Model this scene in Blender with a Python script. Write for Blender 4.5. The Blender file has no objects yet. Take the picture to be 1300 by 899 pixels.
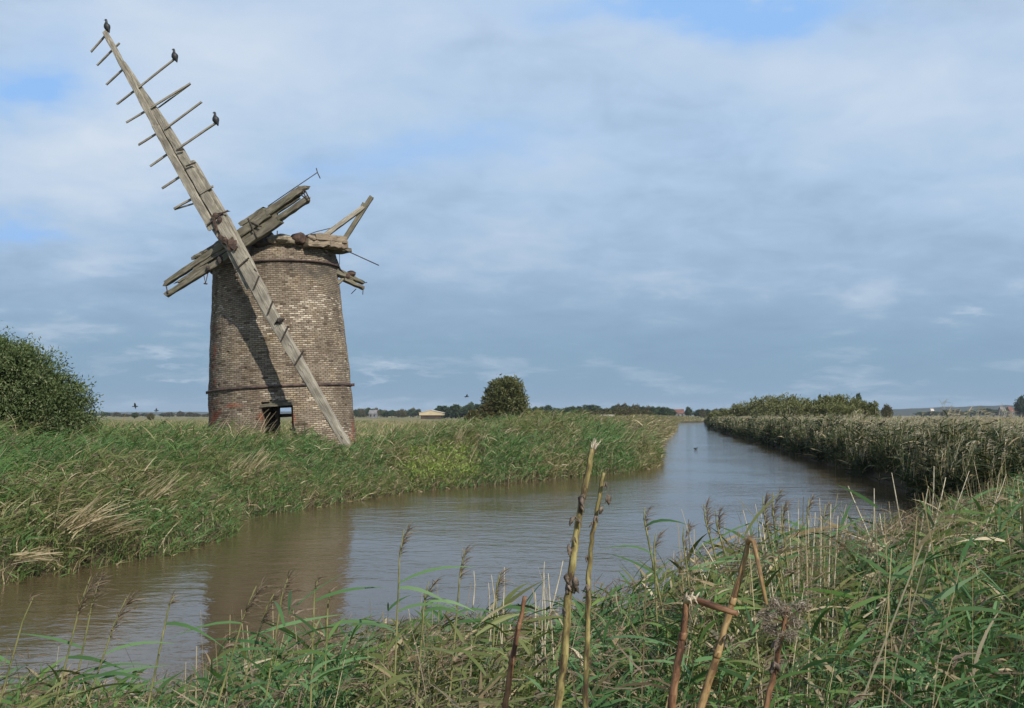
import bpy, math, random
import numpy as np
from mathutils import Vector, Matrix

random.seed(7)
rng = np.random.default_rng(11)
PI = math.pi
scn = bpy.context.scene
COL = scn.collection

# ------------------------------------------------------------------ camera
F = 1249.0            # focal length in photograph pixels (1300 x 899)
PITCH = math.atan((527 - 449.5) / F)
EYE = Vector((0, 0, 2.5))
cam_d = bpy.data.cameras.new("camera")
cam_d.sensor_width = 36
cam_d.lens = 36 * F / 1300
cam_d.clip_start = 0.05
cam_d.clip_end = 20000
cam = bpy.data.objects.new("camera", cam_d)
COL.objects.link(cam)
cam.location = EYE
cam.rotation_euler = (PI / 2 + PITCH, 0, 0)
scn.camera = cam

# ------------------------------------------------------------------ sun, sky, exposure
SUN_AZ, SUN_EL = math.radians(35), math.radians(38)      # azimuth: to the right of straight behind the camera
SUN = Vector((math.sin(SUN_AZ) * math.cos(SUN_EL), -math.cos(SUN_AZ) * math.cos(SUN_EL), math.sin(SUN_EL)))
sl = bpy.data.lights.new("sun", "SUN")
sl.energy = 5.0
sl.angle = math.radians(0.5)
sl.color = (1.0, 0.93, 0.82)
so = bpy.data.objects.new("sun", sl)
COL.objects.link(so)
so.rotation_euler = SUN.to_track_quat("Z", "Y").to_euler()
so.location = (30, -40, 60)

vs = scn.view_settings
vs.view_transform = "Standard"
vs.look = "None"
vs.exposure = 0.10
vs.gamma = 1.0
vs.use_curve_mapping = False
scn.cycles.use_denoising = True
scn.cycles.max_bounces = 6
scn.cycles.transparent_max_bounces = 4
scn.cycles.volume_bounces = 0
scn.cycles.caustics_reflective = False
scn.cycles.caustics_refractive = False


def N(nt, kind, **kw):
    n = nt.nodes.new(kind)
    for k, v in kw.items():
        if k.startswith("i_"):
            key = k[2:]
            key = int(key) if key.isdigit() else key.replace("_", " ")
            n.inputs[key].default_value = v
        else:
            setattr(n, k, v)
    return n


def ramp(nt, fac, stops, interp="LINEAR"):
    r = nt.nodes.new("ShaderNodeValToRGB")
    r.color_ramp.interpolation = interp
    el = r.color_ramp.elements
    while len(el) < len(stops):
        el.new(0.5)
    for e, (p, c) in zip(el, stops):
        e.position = p
        e.color = (c[0], c[1], c[2], 1)
    if fac is not None:
        nt.links.new(fac, r.inputs[0])
    return r


def mixc(nt, fac, a, b, mode="MIX"):
    m = nt.nodes.new("ShaderNodeMix")
    m.data_type = "RGBA"
    m.blend_type = mode
    for sock, v in ((m.inputs[0], fac), (m.inputs[6], a), (m.inputs[7], b)):
        if hasattr(v, "is_linked"):
            nt.links.new(v, sock)
        elif isinstance(v, (int, float)):
            sock.default_value = v
        else:
            sock.default_value = (v[0], v[1], v[2], 1)
    return m.outputs[2]


def mth(nt, op, a, b=None, c=None, clamp=False):
    m = nt.nodes.new("ShaderNodeMath")
    m.operation = op
    m.use_clamp = clamp
    for i, v in enumerate((a, b, c)):
        if v is None:
            continue
        if hasattr(v, "is_linked"):
            nt.links.new(v, m.inputs[i])
        else:
            m.inputs[i].default_value = v
    return m.outputs[0]


world = bpy.data.worlds.new("World")
scn.world = world
world.use_nodes = True
wt = world.node_tree
wt.nodes.clear()
w_out = N(wt, "ShaderNodeOutputWorld")
sky = N(wt, "ShaderNodeTexSky", sky_type="NISHITA", sun_disc=False)
sky.sun_elevation = SUN_EL
sky.sun_rotation = math.atan2(SUN.x, SUN.y)
sky.air_density = 1.0
sky.dust_density = 0.6
sky.ozone_density = 1.5
bg_sky = N(wt, "ShaderNodeBackground", i_Strength=0.11)
wt.links.new(sky.outputs[0], bg_sky.inputs[0])
# cloud deck: a layer overhead, looked up where the ray meets it
tc = N(wt, "ShaderNodeTexCoord")
sep = N(wt, "ShaderNodeSeparateXYZ")
wt.links.new(tc.outputs["Generated"], sep.inputs[0])
zz = mth(wt, "MAXIMUM", sep.outputs[2], 0.0)
den = mth(wt, "ADD", zz, 0.21)
comb = N(wt, "ShaderNodeCombineXYZ")
wt.links.new(mth(wt, "DIVIDE", sep.outputs[0], den), comb.inputs[0])
wt.links.new(mth(wt, "DIVIDE", sep.outputs[1], den), comb.inputs[1])


def wnoise(loc, scl, scale, detail, rough, dist):
    mp = N(wt, "ShaderNodeMapping")
    mp.inputs["Location"].default_value = loc
    mp.inputs["Scale"].default_value = scl
    wt.links.new(comb.outputs[0], mp.inputs[0])
    n = N(wt, "ShaderNodeTexNoise", i_Scale=scale, i_Detail=detail, i_Roughness=rough, i_Distortion=dist)
    wt.links.new(mp.outputs[0], n.inputs["Vector"])
    return n


nA = wnoise((3.1, 1.7, 0.4), (0.9, 1, 1), 2.1, 8.0, 0.55, 0.3)      # large cloud masses
nB = wnoise((7.3, 2.2, 1.4), (1, 1, 1), 5.5, 8.0, 0.60, 0.4)        # their billows
nW = wnoise((1.3, 9.2, 2.4), (1, 1, 1), 3.2, 5.0, 0.6, 0.0)         # ragged edges
# bearings in the sky: u = sideways, v = height, both as tangents from due north
ysafe = mth(wt, "MAXIMUM", sep.outputs[1], 0.05)
wsep = N(wt, "ShaderNodeSeparateColor")
wt.links.new(nW.outputs["Color"], wsep.inputs[0])
U = mth(wt, "ADD", mth(wt, "DIVIDE", sep.outputs[0], ysafe), mth(wt, "MULTIPLY", mth(wt, "SUBTRACT", wsep.outputs[0], 0.5), 0.22))
V = mth(wt, "ADD", mth(wt, "DIVIDE", sep.outputs[2], ysafe), mth(wt, "MULTIPLY", mth(wt, "SUBTRACT", wsep.outputs[1], 0.5), 0.12))
north = mth(wt, "GREATER_THAN", sep.outputs[1], 0.05)


def spots(lst):
    """soft patches of the cloud deck given by photograph column, row, half widths and weight"""
    tot = None
    for px, py, sx, sy, k in lst:
        u0, v0 = (px - 650) / 1249, (527 - py) / 1249
        a = mth(wt, "POWER", mth(wt, "MULTIPLY", mth(wt, "SUBTRACT", U, u0), 1249 / sx), 2.0)
        b = mth(wt, "POWER", mth(wt, "MULTIPLY", mth(wt, "SUBTRACT", V, v0), 1249 / sy), 2.0)
        g = mth(wt, "MULTIPLY", mth(wt, "EXPONENT", mth(wt, "MULTIPLY", mth(wt, "ADD", a, b), -1.0)), k)
        tot = g if tot is None else mth(wt, "ADD", tot, g)
    return mth(wt, "MULTIPLY", tot, north)


blue = spots([(15, 106, 125, 44, 1.3), (5, 292, 95, 30, 1.1), (70, 30, 80, 25, 0.35), (530, 190, 120, 40, 0.75), (400, 215, 90, 28, 0.5), (650, 165, 110, 26, 0.5), (800, 0, 180, 30, 0.85), (1020, 8, 180, 38, 1.0), (880, 170, 90, 22, 0.35)])
lite = spots([(110, 195, 150, 60, 1.2), (300, 60, 220, 70, 0.8), (130, 20, 120, 25, 0.5), (180, 325, 80, 18, 0.8), (60, 425, 60, 20, 0.7), (1250, 397, 40, 12, 0.9), (870, 360, 60, 14, 0.4), (480, 470, 60, 8, 0.7), (215, 462, 60, 8, 0.7), (1150, 110, 220, 70, 0.6), (600, 300, 160, 40, 0.4), (1110, 360, 80, 10, 0.35)])
dark = spots([(90, 370, 150, 45, 0.9), (230, 300, 60, 25, 0.6), (1280, 355, 60, 22, 0.9), (950, 240, 180, 40, 0.35), (700, 430, 300, 40, 0.35), (1000, 440, 250, 40, 0.4), (520, 390, 120, 30, 0.5)])
deck = ramp(wt, mth(wt, "MAXIMUM", mth(wt, "MULTIPLY", mth(wt, "DIVIDE", zz, mth(wt, "MAXIMUM", sep.outputs[1], 0.2)), 2.0), 0.0),
            [(0.03, (0.20, 0.325, 0.45)), (0.15, (0.24, 0.37, 0.51)), (0.28, (0.325, 0.455, 0.625)), (0.44, (0.39, 0.53, 0.715)), (0.62, (0.42, 0.56, 0.745)), (0.85, (0.46, 0.585, 0.76))])
mod = mth(wt, "ADD", mth(wt, "MULTIPLY", mth(wt, "SUBTRACT", nA.outputs[0], 0.5), 0.75), mth(wt, "MULTIPLY", mth(wt, "SUBTRACT", nB.outputs[0], 0.5), 0.58))
mod = mth(wt, "ADD", mod, mth(wt, "SUBTRACT", mth(wt, "MULTIPLY", lite, 0.27), mth(wt, "MULTIPLY", dark, 0.17)))
bright = mth(wt, "MAXIMUM", mod, 0.0)
dim = mth(wt, "MAXIMUM", mth(wt, "MULTIPLY", mod, -1.0), 0.0)
c1 = mixc(wt, mth(wt, "MULTIPLY", bright, 1.5, clamp=True), deck.outputs[0], (0.66, 0.73, 0.82))
c2 = mixc(wt, mth(wt, "MULTIPLY", dim, 1.7, clamp=True), c1, (0.19, 0.295, 0.44))
c3 = mixc(wt, mth(wt, "MULTIPLY", mth(wt, "ADD", blue, mth(wt, "MULTIPLY", mth(wt, "SUBTRACT", nB.outputs[0], 0.5), 0.5)), mth(wt, "MULTIPLY", blue, 0.75), clamp=True), c2, (0.28, 0.495, 0.85))
bg_cl = N(wt, "ShaderNodeBackground", i_Strength=1.0)
wt.links.new(c3, bg_cl.inputs[0])
# deck thinned overhead, out of view, to cut ambient light and deepen contrast
cover = ramp(wt, zz, [(0.42, (1,) * 3), (0.75, (0.25,) * 3)])
mixw = N(wt, "ShaderNodeMixShader")
wt.links.new(cover.outputs[0], mixw.inputs[0])
wt.links.new(bg_sky.outputs[0], mixw.inputs[1])
wt.links.new(bg_cl.outputs[0], mixw.inputs[2])
wt.links.new(mixw.outputs[0], w_out.inputs[0])


# ------------------------------------------------------------------ helpers
CP, SP = math.cos(PITCH), math.sin(PITCH)


def ray(px, py):
    u, v = (px - 650) / F, (449.5 - py) / F
    return Vector((u, CP - v * SP, SP + v * CP))


def at(px, py, Y):
    d = ray(px, py)
    return EYE + d * (Y / d.y)


def on_plane(px, py, p0, n):
    d = ray(px, py)
    return EYE + d * ((p0 - EYE).dot(n) / d.dot(n))


def project(P):
    """P (n,3) world points -> photograph pixels and depth"""
    P = np.asarray(P, float) - np.array(EYE)
    z = P[:, 1] * CP + P[:, 2] * SP
    v = -P[:, 1] * SP + P[:, 2] * CP
    return 650 + F * P[:, 0] / z, 449.5 - F * v / z, z


def sstep(a, b, x):
    t = np.clip((x - a) / (b - a), 0, 1)
    return t * t * (3 - 2 * t)


def patch(x, y, scale, seed):
    r = np.random.default_rng(seed)
    s = np.zeros_like(np.asarray(x, float))
    amp, tot = 1.0, 0.0
    for o in range(4):
        for _ in range(3):
            a, ph = r.uniform(0, 2 * PI), r.uniform(0, 2 * PI)
            k = 2 * PI / scale * (1.9 ** o) * r.uniform(0.7, 1.3)
            s = s + amp * np.sin(k * (x * math.cos(a) + y * math.sin(a)) + ph)
        tot += amp * 3 * 0.42
        amp *= 0.6
    return np.clip(0.5 + 0.5 * s / tot, 0, 1)


def tag(o, label=None, cat=None, group=None, kind=None):
    if label:
        o["label"] = label
    if cat:
        o["category"] = cat
    if group:
        o["group"] = group
    if kind:
        o["kind"] = kind
    return o


def empty(name, loc, label=None, cat=None, group=None):
    o = bpy.data.objects.new(name, None)
    o.empty_display_size = 0.2
    COL.objects.link(o)
    o.location = loc
    return tag(o, label, cat, group)


def copy_tree(o, loc, scale=(1, 1, 1), rz=0.0, label=None):
    c = o.copy()
    COL.objects.link(c)
    c.location, c.scale, c.rotation_euler = loc, scale, (0, 0, rz)
    if label:
        c["label"] = label
    for ch in list(o.children):
        d = ch.copy()
        COL.objects.link(d)
        d.parent = c
    return c


class MB:
    """collects solid shapes (with a length/girth UV) and links them as ONE mesh object"""

    def __init__(self):
        self.v, self.f, self.uv, self.smooth = [], [], [], []

    def rings(self, rings, us, closed=True, caps=True, smooth=True):
        n = len(rings[0])
        b = len(self.v)
        for r in rings:
            self.v.extend([tuple(p) for p in r])
        for i in range(len(rings) - 1):
            acc = 0.0
            for j in range(n):
                k = (j + 1) % n
                w = (Vector(rings[i][j]) - Vector(rings[i][k])).length
                self.f.append((b + i * n + j, b + i * n + k, b + (i + 1) * n + k, b + (i + 1) * n + j))
                self.uv.append(((us[i], acc), (us[i], acc + w), (us[i + 1], acc + w), (us[i + 1], acc)))
                self.smooth.append(smooth)
                acc += w
        if caps:
            for i, rev in ((0, True), (len(rings) - 1, False)):
                idx = [b + i * n + j for j in range(n)]
                if rev:
                    idx.reverse()
                self.f.append(tuple(idx))
                self.uv.append(tuple((us[i] + 0.02 * j, 0.03 * j) for j in range(n)))
                self.smooth.append(False)

    def tube(self, pts, radii, n=8, jit=0.0):
        pts = [Vector(p) for p in pts]
        if not hasattr(radii, "__len__"):
            radii = [radii] * len(pts)
        rings, us, acc, ref = [], [], 0.0, None
        for i, p in enumerate(pts):
            d = (pts[min(i + 1, len(pts) - 1)] - pts[max(i - 1, 0)]).normalized()
            if ref is None:
                ref = d.orthogonal().normalized()
            ref = (ref - d * ref.dot(d)).normalized()
            s = d.cross(ref)
            r = radii[i]
            rings.append([p + (ref * math.cos(2 * PI * j / n) + s * math.sin(2 * PI * j / n)) * r * (1 + random.uniform(-jit, jit)) for j in range(n)])
            if i:
                acc += (p - pts[i - 1]).length
            us.append(acc)
        self.rings(rings, us)

    def beam(self, p, q, wide, thick, face, segs=6, jit=0.008, ragged=0.03):
        """squared timber from p to q; `face` is the direction its wide face looks"""
        p, q = Vector(p), Vector(q)
        d = (q - p).normalized()
        side = d.cross(Vector(face)).normalized()
        up = side.cross(d).normalized()
        w = wide if hasattr(wide, "__len__") else (wide, wide)
        t = thick if hasattr(thick, "__len__") else (thick, thick)
        L = (q - p).length
        rings, us = [], []
        for i in range(segs + 1):
            s = i / segs
            c = p.lerp(q, s)
            hw = (w[0] + (w[-1] - w[0]) * s) / 2
            ht = (t[0] + (t[-1] - t[0]) * s) / 2
            ring = []
            b = 0.22 * min(hw, ht)
            for a, e in ((-hw, -ht + b), (-hw + b, -ht), (hw - b, -ht), (hw, -ht + b), (hw, ht - b), (hw - b, ht), (-hw + b, ht), (-hw, ht - b)):
                o = Vector((random.uniform(-1, 1), random.uniform(-1, 1), random.uniform(-1, 1))) * jit
                if i in (0, segs):
                    o += d * random.uniform(-ragged, ragged)
                ring.append(c + side * a + up * e + o)
            rings.append(ring)
            us.append(s * L)
        self.rings(rings, us, smooth=False)

    def lump(self, c, size, seed=0, n=10, m=7, rough=0.16):
        r = random.Random(seed)
        c = Vector(c)
        rings, us = [], []
        for i in range(m + 1):
            a = -PI / 2 + PI * (i + 0.35 * (i == 0) - 0.35 * (i == m)) / m
            ring = []
            for j in range(n):
                b = 2 * PI * j / n
                k = 1 + r.uniform(-rough, rough)
                ring.append(c + Vector((math.cos(a) * math.cos(b) * size[0] * k, math.cos(a) * math.sin(b) * size[1] * k, math.sin(a) * size[2] * k)))
            rings.append(ring)
            us.append(i * 0.1)
        self.rings(rings, us, smooth=False)

    def build(self, name, mat, parent=None, origin=(0, 0, 0)):
        me = bpy.data.meshes.new(name)
        o0 = Vector(origin)
        me.from_pydata([tuple(Vector(v) - o0) for v in self.v], [], self.f)
        lay = me.uv_layers.new(name="UVMap")
        lay.data.foreach_set("uv", [c for f in self.uv for uv in f for c in uv])
        me.polygons.foreach_set("use_smooth", self.smooth)
        me.materials.append(mat)
        ob = bpy.data.objects.new(name, me)
        COL.objects.link(ob)
        if parent is not None:
            ob.parent = parent
        else:
            ob.location = o0
        return ob


class RB:
    """collects thin living ribbons (leaves, blades, stems) and links them as ONE mesh"""

    def __init__(self):
        self.V, self.Q, self.C, self.n = [], [], [], 0

    def add(self, p, d, L, bend, w, prof, col, side=None, twist=None):
        p, d, bend = (np.asarray(a, float) for a in (p, d, bend))
        n = len(p)
        if n == 0:
            return
        L, w = np.broadcast_to(L, n), np.broadcast_to(w, n)
        prof = np.asarray(prof, float)
        K = len(prof)
        t = np.linspace(0, 1, K)
        d = d / np.linalg.norm(d, axis=1, keepdims=True)
        if side is None:
            side = np.cross(d, rng.normal(size=(n, 3)))
        side = side / np.maximum(np.linalg.norm(side, axis=1, keepdims=True), 1e-6)
        c = p[:, None] + d[:, None] * (L[:, None] * t)[..., None] + bend[:, None] * (t * t)[None, :, None]
        hw = (w[:, None] * prof / 2)[..., None]
        V = np.stack([c - side[:, None] * hw, c + side[:, None] * hw], 2)     # n,K,2,3
        idx = (np.arange(n * K * 2).reshape(n, K, 2) + self.n)
        Q = np.stack([idx[:, :-1, 0], idx[:, :-1, 1], idx[:, 1:, 1], idx[:, 1:, 0]], -1)
        self.V.append(V.reshape(-1, 3))
        self.Q.append(Q.reshape(-1, 4))
        col = np.broadcast_to(np.asarray(col, float), (n, 3))
        self.C.append(np.repeat(col, K * 2, axis=0))
        self.n += n * K * 2

    def build(self, name, mat, parent=None, origin=(0, 0, 0)):
        V = np.concatenate(self.V) - np.array(origin, float)
        Q = np.concatenate(self.Q)
        C = np.concatenate(self.C)
        me = bpy.data.meshes.new(name)
        me.vertices.add(len(V))
        me.vertices.foreach_set("co", V.astype(np.float32).ravel())
        me.loops.add(len(Q) * 4)
        me.loops.foreach_set("vertex_index", Q.astype(np.int32).ravel())
        me.polygons.add(len(Q))
        me.polygons.foreach_set("loop_start", (np.arange(len(Q)) * 4).astype(np.int32))
        me.polygons.foreach_set("use_smooth", np.ones(len(Q), bool))
        at_ = me.attributes.new("col", "FLOAT_COLOR", "POINT")
        at_.data.foreach_set("color", np.concatenate([C, np.ones((len(C), 1))], 1).astype(np.float32).ravel())
        me.materials.append(mat)
        me.update(calc_edges=True)
        me.validate()
        ob = bpy.data.objects.new(name, me)
        COL.objects.link(ob)
        if parent is not None:
            ob.parent = parent
        else:
            ob.location = origin
        return ob


# ------------------------------------------------------------------ materials
def new_mat(name):
    m = bpy.data.materials.new(name)
    m.use_nodes = True
    nt = m.node_tree
    return m, nt, nt.nodes["Principled BSDF"]


def leaf_mat(name, trans=0.3, rough=0.5, spec=0.25):
    m, nt, b = new_mat(name)
    a = N(nt, "ShaderNodeAttribute", attribute_name="col")
    b.inputs["Roughness"].default_value = rough
    b.inputs["Specular IOR Level"].default_value = spec
    nt.links.new(a.outputs["Color"], b.inputs["Base Color"])
    tr = N(nt, "ShaderNodeBsdfTranslucent")
    c2 = mixc(nt, 1.0, a.outputs["Color"], (1.25, 1.25, 0.6), "MULTIPLY")
    nt.links.new(c2, tr.inputs[0])
    mx = N(nt, "ShaderNodeMixShader")
    mx.inputs[0].default_value = trans
    nt.links.new(b.outputs[0], mx.inputs[1])
    nt.links.new(tr.outputs[0], mx.inputs[2])
    nt.links.new(mx.outputs[0], nt.nodes["Material Output"].inputs[0])
    return m


M_LEAF = leaf_mat("reed_leaf", 0.25, 0.5, 0.18)
M_TREE = leaf_mat("tree_leaf", 0.22, 0.5, 0.25)


def wood_mat(name, dark, mid, light, green=0.0):
    m, nt, b = new_mat(name)
    uv = N(nt, "ShaderNodeUVMap")
    mp = N(nt, "ShaderNodeMapping")
    mp.inputs["Scale"].default_value = (1.6, 24, 1)
    nt.links.new(uv.outputs[0], mp.inputs[0])
    g = N(nt, "ShaderNodeTexNoise", i_Scale=1.0, i_Detail=7.0, i_Roughness=0.65, i_Distortion=0.6)
    nt.links.new(mp.outputs[0], g.inputs["Vector"])
    r = ramp(nt, g.outputs[0], [(0.34, dark), (0.45, mid), (0.64, light)])
    geo = N(nt, "ShaderNodeTexCoord")
    s = N(nt, "ShaderNodeTexNoise", i_Scale=2.2, i_Detail=5.0)
    nt.links.new(geo.outputs["Object"], s.inputs["Vector"])
    sr = ramp(nt, s.outputs[0], [(0.42, (0,) * 3), (0.62, (1,) * 3)])
    c = mixc(nt, mth(nt, "MULTIPLY", sr.outputs[0], 0.5), r.outputs[0], [x * 0.55 for x in mid])
    if green:
        s2 = N(nt, "ShaderNodeTexNoise", i_Scale=3.1, i_Detail=4.0)
        nt.links.new(geo.outputs["Object"], s2.inputs["Vector"])
        sr2 = ramp(nt, s2.outputs[0], [(0.5, (0,) * 3), (0.7, (1,) * 3)])
        c = mixc(nt, mth(nt, "MULTIPLY", sr2.outputs[0], green), c, (0.10, 0.11, 0.045))
    nt.links.new(c, b.inputs["Base Color"])
    b.inputs["Roughness"].default_value = 0.85
    b.inputs["Specular IOR Level"].default_value = 0.2
    bp = N(nt, "ShaderNodeBump", i_Strength=0.5, i_Distance=0.02)
    nt.links.new(g.outputs[0], bp.inputs["Height"])
    nt.links.new(bp.outputs[0], b.inputs["Normal"])
    return m


M_WOOD = wood_mat("weathered_timber", (0.065, 0.058, 0.047), (0.225, 0.205, 0.165), (0.385, 0.355, 0.29))
M_WOODG = wood_mat("mossy_timber", (0.040, 0.036, 0.028), (0.125, 0.112, 0.083), (0.235, 0.215, 0.165), 0.3)


def noisy_mat(name, a, b_, scale=8.0, rough=0.8, metal=0.0, spec=0.3, bump=0.3):
    m, nt, b = new_mat(name)
    tc = N(nt, "ShaderNodeTexCoord")
    n = N(nt, "ShaderNodeTexNoise", i_Scale=scale, i_Detail=6.0, i_Roughness=0.6)
    nt.links.new(tc.outputs["Object"], n.inputs["Vector"])
    r = ramp(nt, n.outputs[0], [(0.35, a), (0.65, b_)])
    nt.links.new(r.outputs[0], b.inputs["Base Color"])
    b.inputs["Roughness"].default_value = rough
    b.inputs["Metallic"].default_value = metal
    b.inputs["Specular IOR Level"].default_value = spec
    if bump:
        bp = N(nt, "ShaderNodeBump", i_Strength=bump, i_Distance=0.02)
        nt.links.new(n.outputs[0], bp.inputs["Height"])
        nt.links.new(bp.outputs[0], b.inputs["Normal"])
    return m


M_RUST = noisy_mat("rusty_iron", (0.03, 0.022, 0.018), (0.10, 0.062, 0.046), 9)
M_HOOP = noisy_mat("hoop_iron", (0.035, 0.025, 0.024), (0.11, 0.07, 0.06), 5)
M_IRON = noisy_mat("dark_iron", (0.025, 0.022, 0.02), (0.07, 0.055, 0.045), 9)
M_BARK = noisy_mat("bark", (0.05, 0.04, 0.03), (0.12, 0.10, 0.075), 12)
M_BIRD = noisy_mat("black_feathers", (0.008, 0.009, 0.011), (0.028, 0.028, 0.032), 20, 0.55, 0, 0.4, 0.1)
M_BEAK = noisy_mat("beak_horn", (0.20, 0.16, 0.07), (0.30, 0.25, 0.12), 30, 0.5)
M_STONE = noisy_mat("rim_rubble", (0.11, 0.095, 0.07), (0.32, 0.27, 0.2), 4.5, 0.9)


def brick_mat():
    m, nt, b = new_mat("old_brick")
    uv = N(nt, "ShaderNodeUVMap")
    br = N(nt, "ShaderNodeTexBrick")
    br.offset = 0.5
    br.inputs["Color1"].default_value = (0, 0, 0, 1)
    br.inputs["Color2"].default_value = (1, 1, 1, 1)
    br.inputs["Mortar"].default_value = (0.5, 0.5, 0.5, 1)
    br.inputs["Scale"].default_value = 1.0
    br.inputs["Brick Width"].default_value = 0.235
    br.inputs["Row Height"].default_value = 0.08
    br.inputs["Mortar Size"].default_value = 0.0125
    br.inputs["Mortar Smooth"].default_value = 0.2
    wob = N(nt, "ShaderNodeTexNoise", i_Scale=0.7, i_Detail=2.0)
    nt.links.new(uv.outputs[0], wob.inputs["Vector"])
    va = N(nt, "ShaderNodeVectorMath", operation="MULTIPLY_ADD")
    va.inputs[1].default_value = (0.05, 0.10, 0)
    nt.links.new(wob.outputs["Color"], va.inputs[0])
    nt.links.new(uv.outputs[0], va.inputs[2])
    nt.links.new(va.outputs[0], br.inputs["Vector"])
    at_ = N(nt, "ShaderNodeAttribute", attribute_name="tone")     # r: bare red brick, g: pale lime wash, b: black mould, and shade painted on one edge
    sp = N(nt, "ShaderNodeSeparateColor")
    nt.links.new(at_.outputs["Color"], sp.inputs[0])
    base = ramp(nt, br.outputs["Color"], [(0.0, (0.085, 0.066, 0.05)), (0.06, (0.165, 0.13, 0.10)), (0.25, (0.225, 0.182, 0.142)), (0.5, (0.255, 0.21, 0.165)), (0.8, (0.28, 0.235, 0.185)), (1.0, (0.32, 0.272, 0.215))])
    tc = N(nt, "ShaderNodeTexCoord")
    n1 = N(nt, "ShaderNodeTexNoise", i_Scale=0.9, i_Detail=6.0, i_Roughness=0.6)
    nt.links.new(tc.outputs["Object"], n1.inputs["Vector"])
    tr = ramp(nt, n1.outputs[0], [(0.3, (0.55, 0.51, 0.47)), (0.5, (0.95, 0.95, 0.95)), (0.7, (1.2, 1.15, 1.02))])
    c = mixc(nt, 1.0, base.outputs[0], tr.outputs[0], "MULTIPLY")
    smp = N(nt, "ShaderNodeMapping")
    smp.inputs["Scale"].default_value = (2.0, 0.22, 1)
    nt.links.new(uv.outputs[0], smp.inputs[0])
    sn = N(nt, "ShaderNodeTexNoise", i_Scale=1.0, i_Detail=5.0, i_Roughness=0.6)
    nt.links.new(smp.outputs[0], sn.inputs["Vector"])
    c = mixc(nt, 1.0, c, ramp(nt, sn.outputs[0], [(0.34, (0.66, 0.64, 0.60)), (0.5, (1.0, 1.0, 0.98)), (0.68, (1.10, 1.08, 1.05))]).outputs[0], "MULTIPLY")
    # pale bricks: the random grey of each brick against a local threshold
    n3 = N(nt, "ShaderNodeTexNoise", i_Scale=1.7, i_Detail=4.0)
    nt.links.new(tc.outputs["Object"], n3.inputs["Vector"])
    thr = mth(nt, "ADD", mth(nt, "MULTIPLY", sp.outputs[1], 0.34), mth(nt, "MULTIPLY", n3.outputs[0], 0.26))
    pale = mth(nt, "MULTIPLY", mth(nt, "SUBTRACT", mth(nt, "ADD", br.outputs["Color"], thr), 1.12), 9.0, clamp=True)
    lone = mth(nt, "MULTIPLY", mth(nt, "SUBTRACT", br.outputs["Color"], 0.965), 40.0, clamp=True)
    pale = mth(nt, "MAXIMUM", pale, mth(nt, "MULTIPLY", lone, 0.8))
    c = mixc(nt, mth(nt, "MULTIPLY", pale, 0.85), c, (0.52, 0.45, 0.36))
    # soft lime bloom
    n4 = N(nt, "ShaderNodeTexNoise", i_Scale=3.5, i_Detail=7.0, i_Roughness=0.7)
    nt.links.new(tc.outputs["Object"], n4.inputs["Vector"])
    bl = mth(nt, "MULTIPLY", mth(nt, "SUBTRACT", mth(nt, "ADD", n4.outputs[0], mth(nt, "MULTIPLY", sp.outputs[1], 0.25)), 0.60), 4.0, clamp=True)
    c = mixc(nt, mth(nt, "MULTIPLY", bl, 0.40), c, (0.42, 0.36, 0.28))
    c = mixc(nt, mth(nt, "MULTIPLY", sp.outputs[0], 0.85), c, mixc(nt, br.outputs["Color"], (0.25, 0.055, 0.03), (0.36, 0.12, 0.06)))
    mort = mixc(nt, n4.outputs[0], (0.035, 0.028, 0.02), (0.10, 0.082, 0.06))
    c = mixc(nt, mth(nt, "MULTIPLY", br.outputs["Fac"], 0.9), c, mort)
    dk = mth(nt, "MULTIPLY", sp.outputs[2], ramp(nt, n4.outputs[0], [(0.35, (0.35,) * 3), (0.6, (1,) * 3)]).outputs[0])
    c = mixc(nt, dk, c, (0.065, 0.058, 0.048))
    nt.links.new(c, b.inputs["Base Color"])
    b.inputs["Roughness"].default_value = 0.92
    b.inputs["Specular IOR Level"].default_value = 0.15
    h = mth(nt, "ADD", mth(nt, "MULTIPLY", br.outputs["Fac"], -1.0), mth(nt, "MULTIPLY", br.outputs["Color"], 0.5))
    bp = N(nt, "ShaderNodeBump", i_Strength=0.9, i_Distance=0.03)
    nt.links.new(h, bp.inputs["Height"])
    nt.links.new(bp.outputs[0], b.inputs["Normal"])
    return m


M_BRICK = brick_mat()


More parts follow.
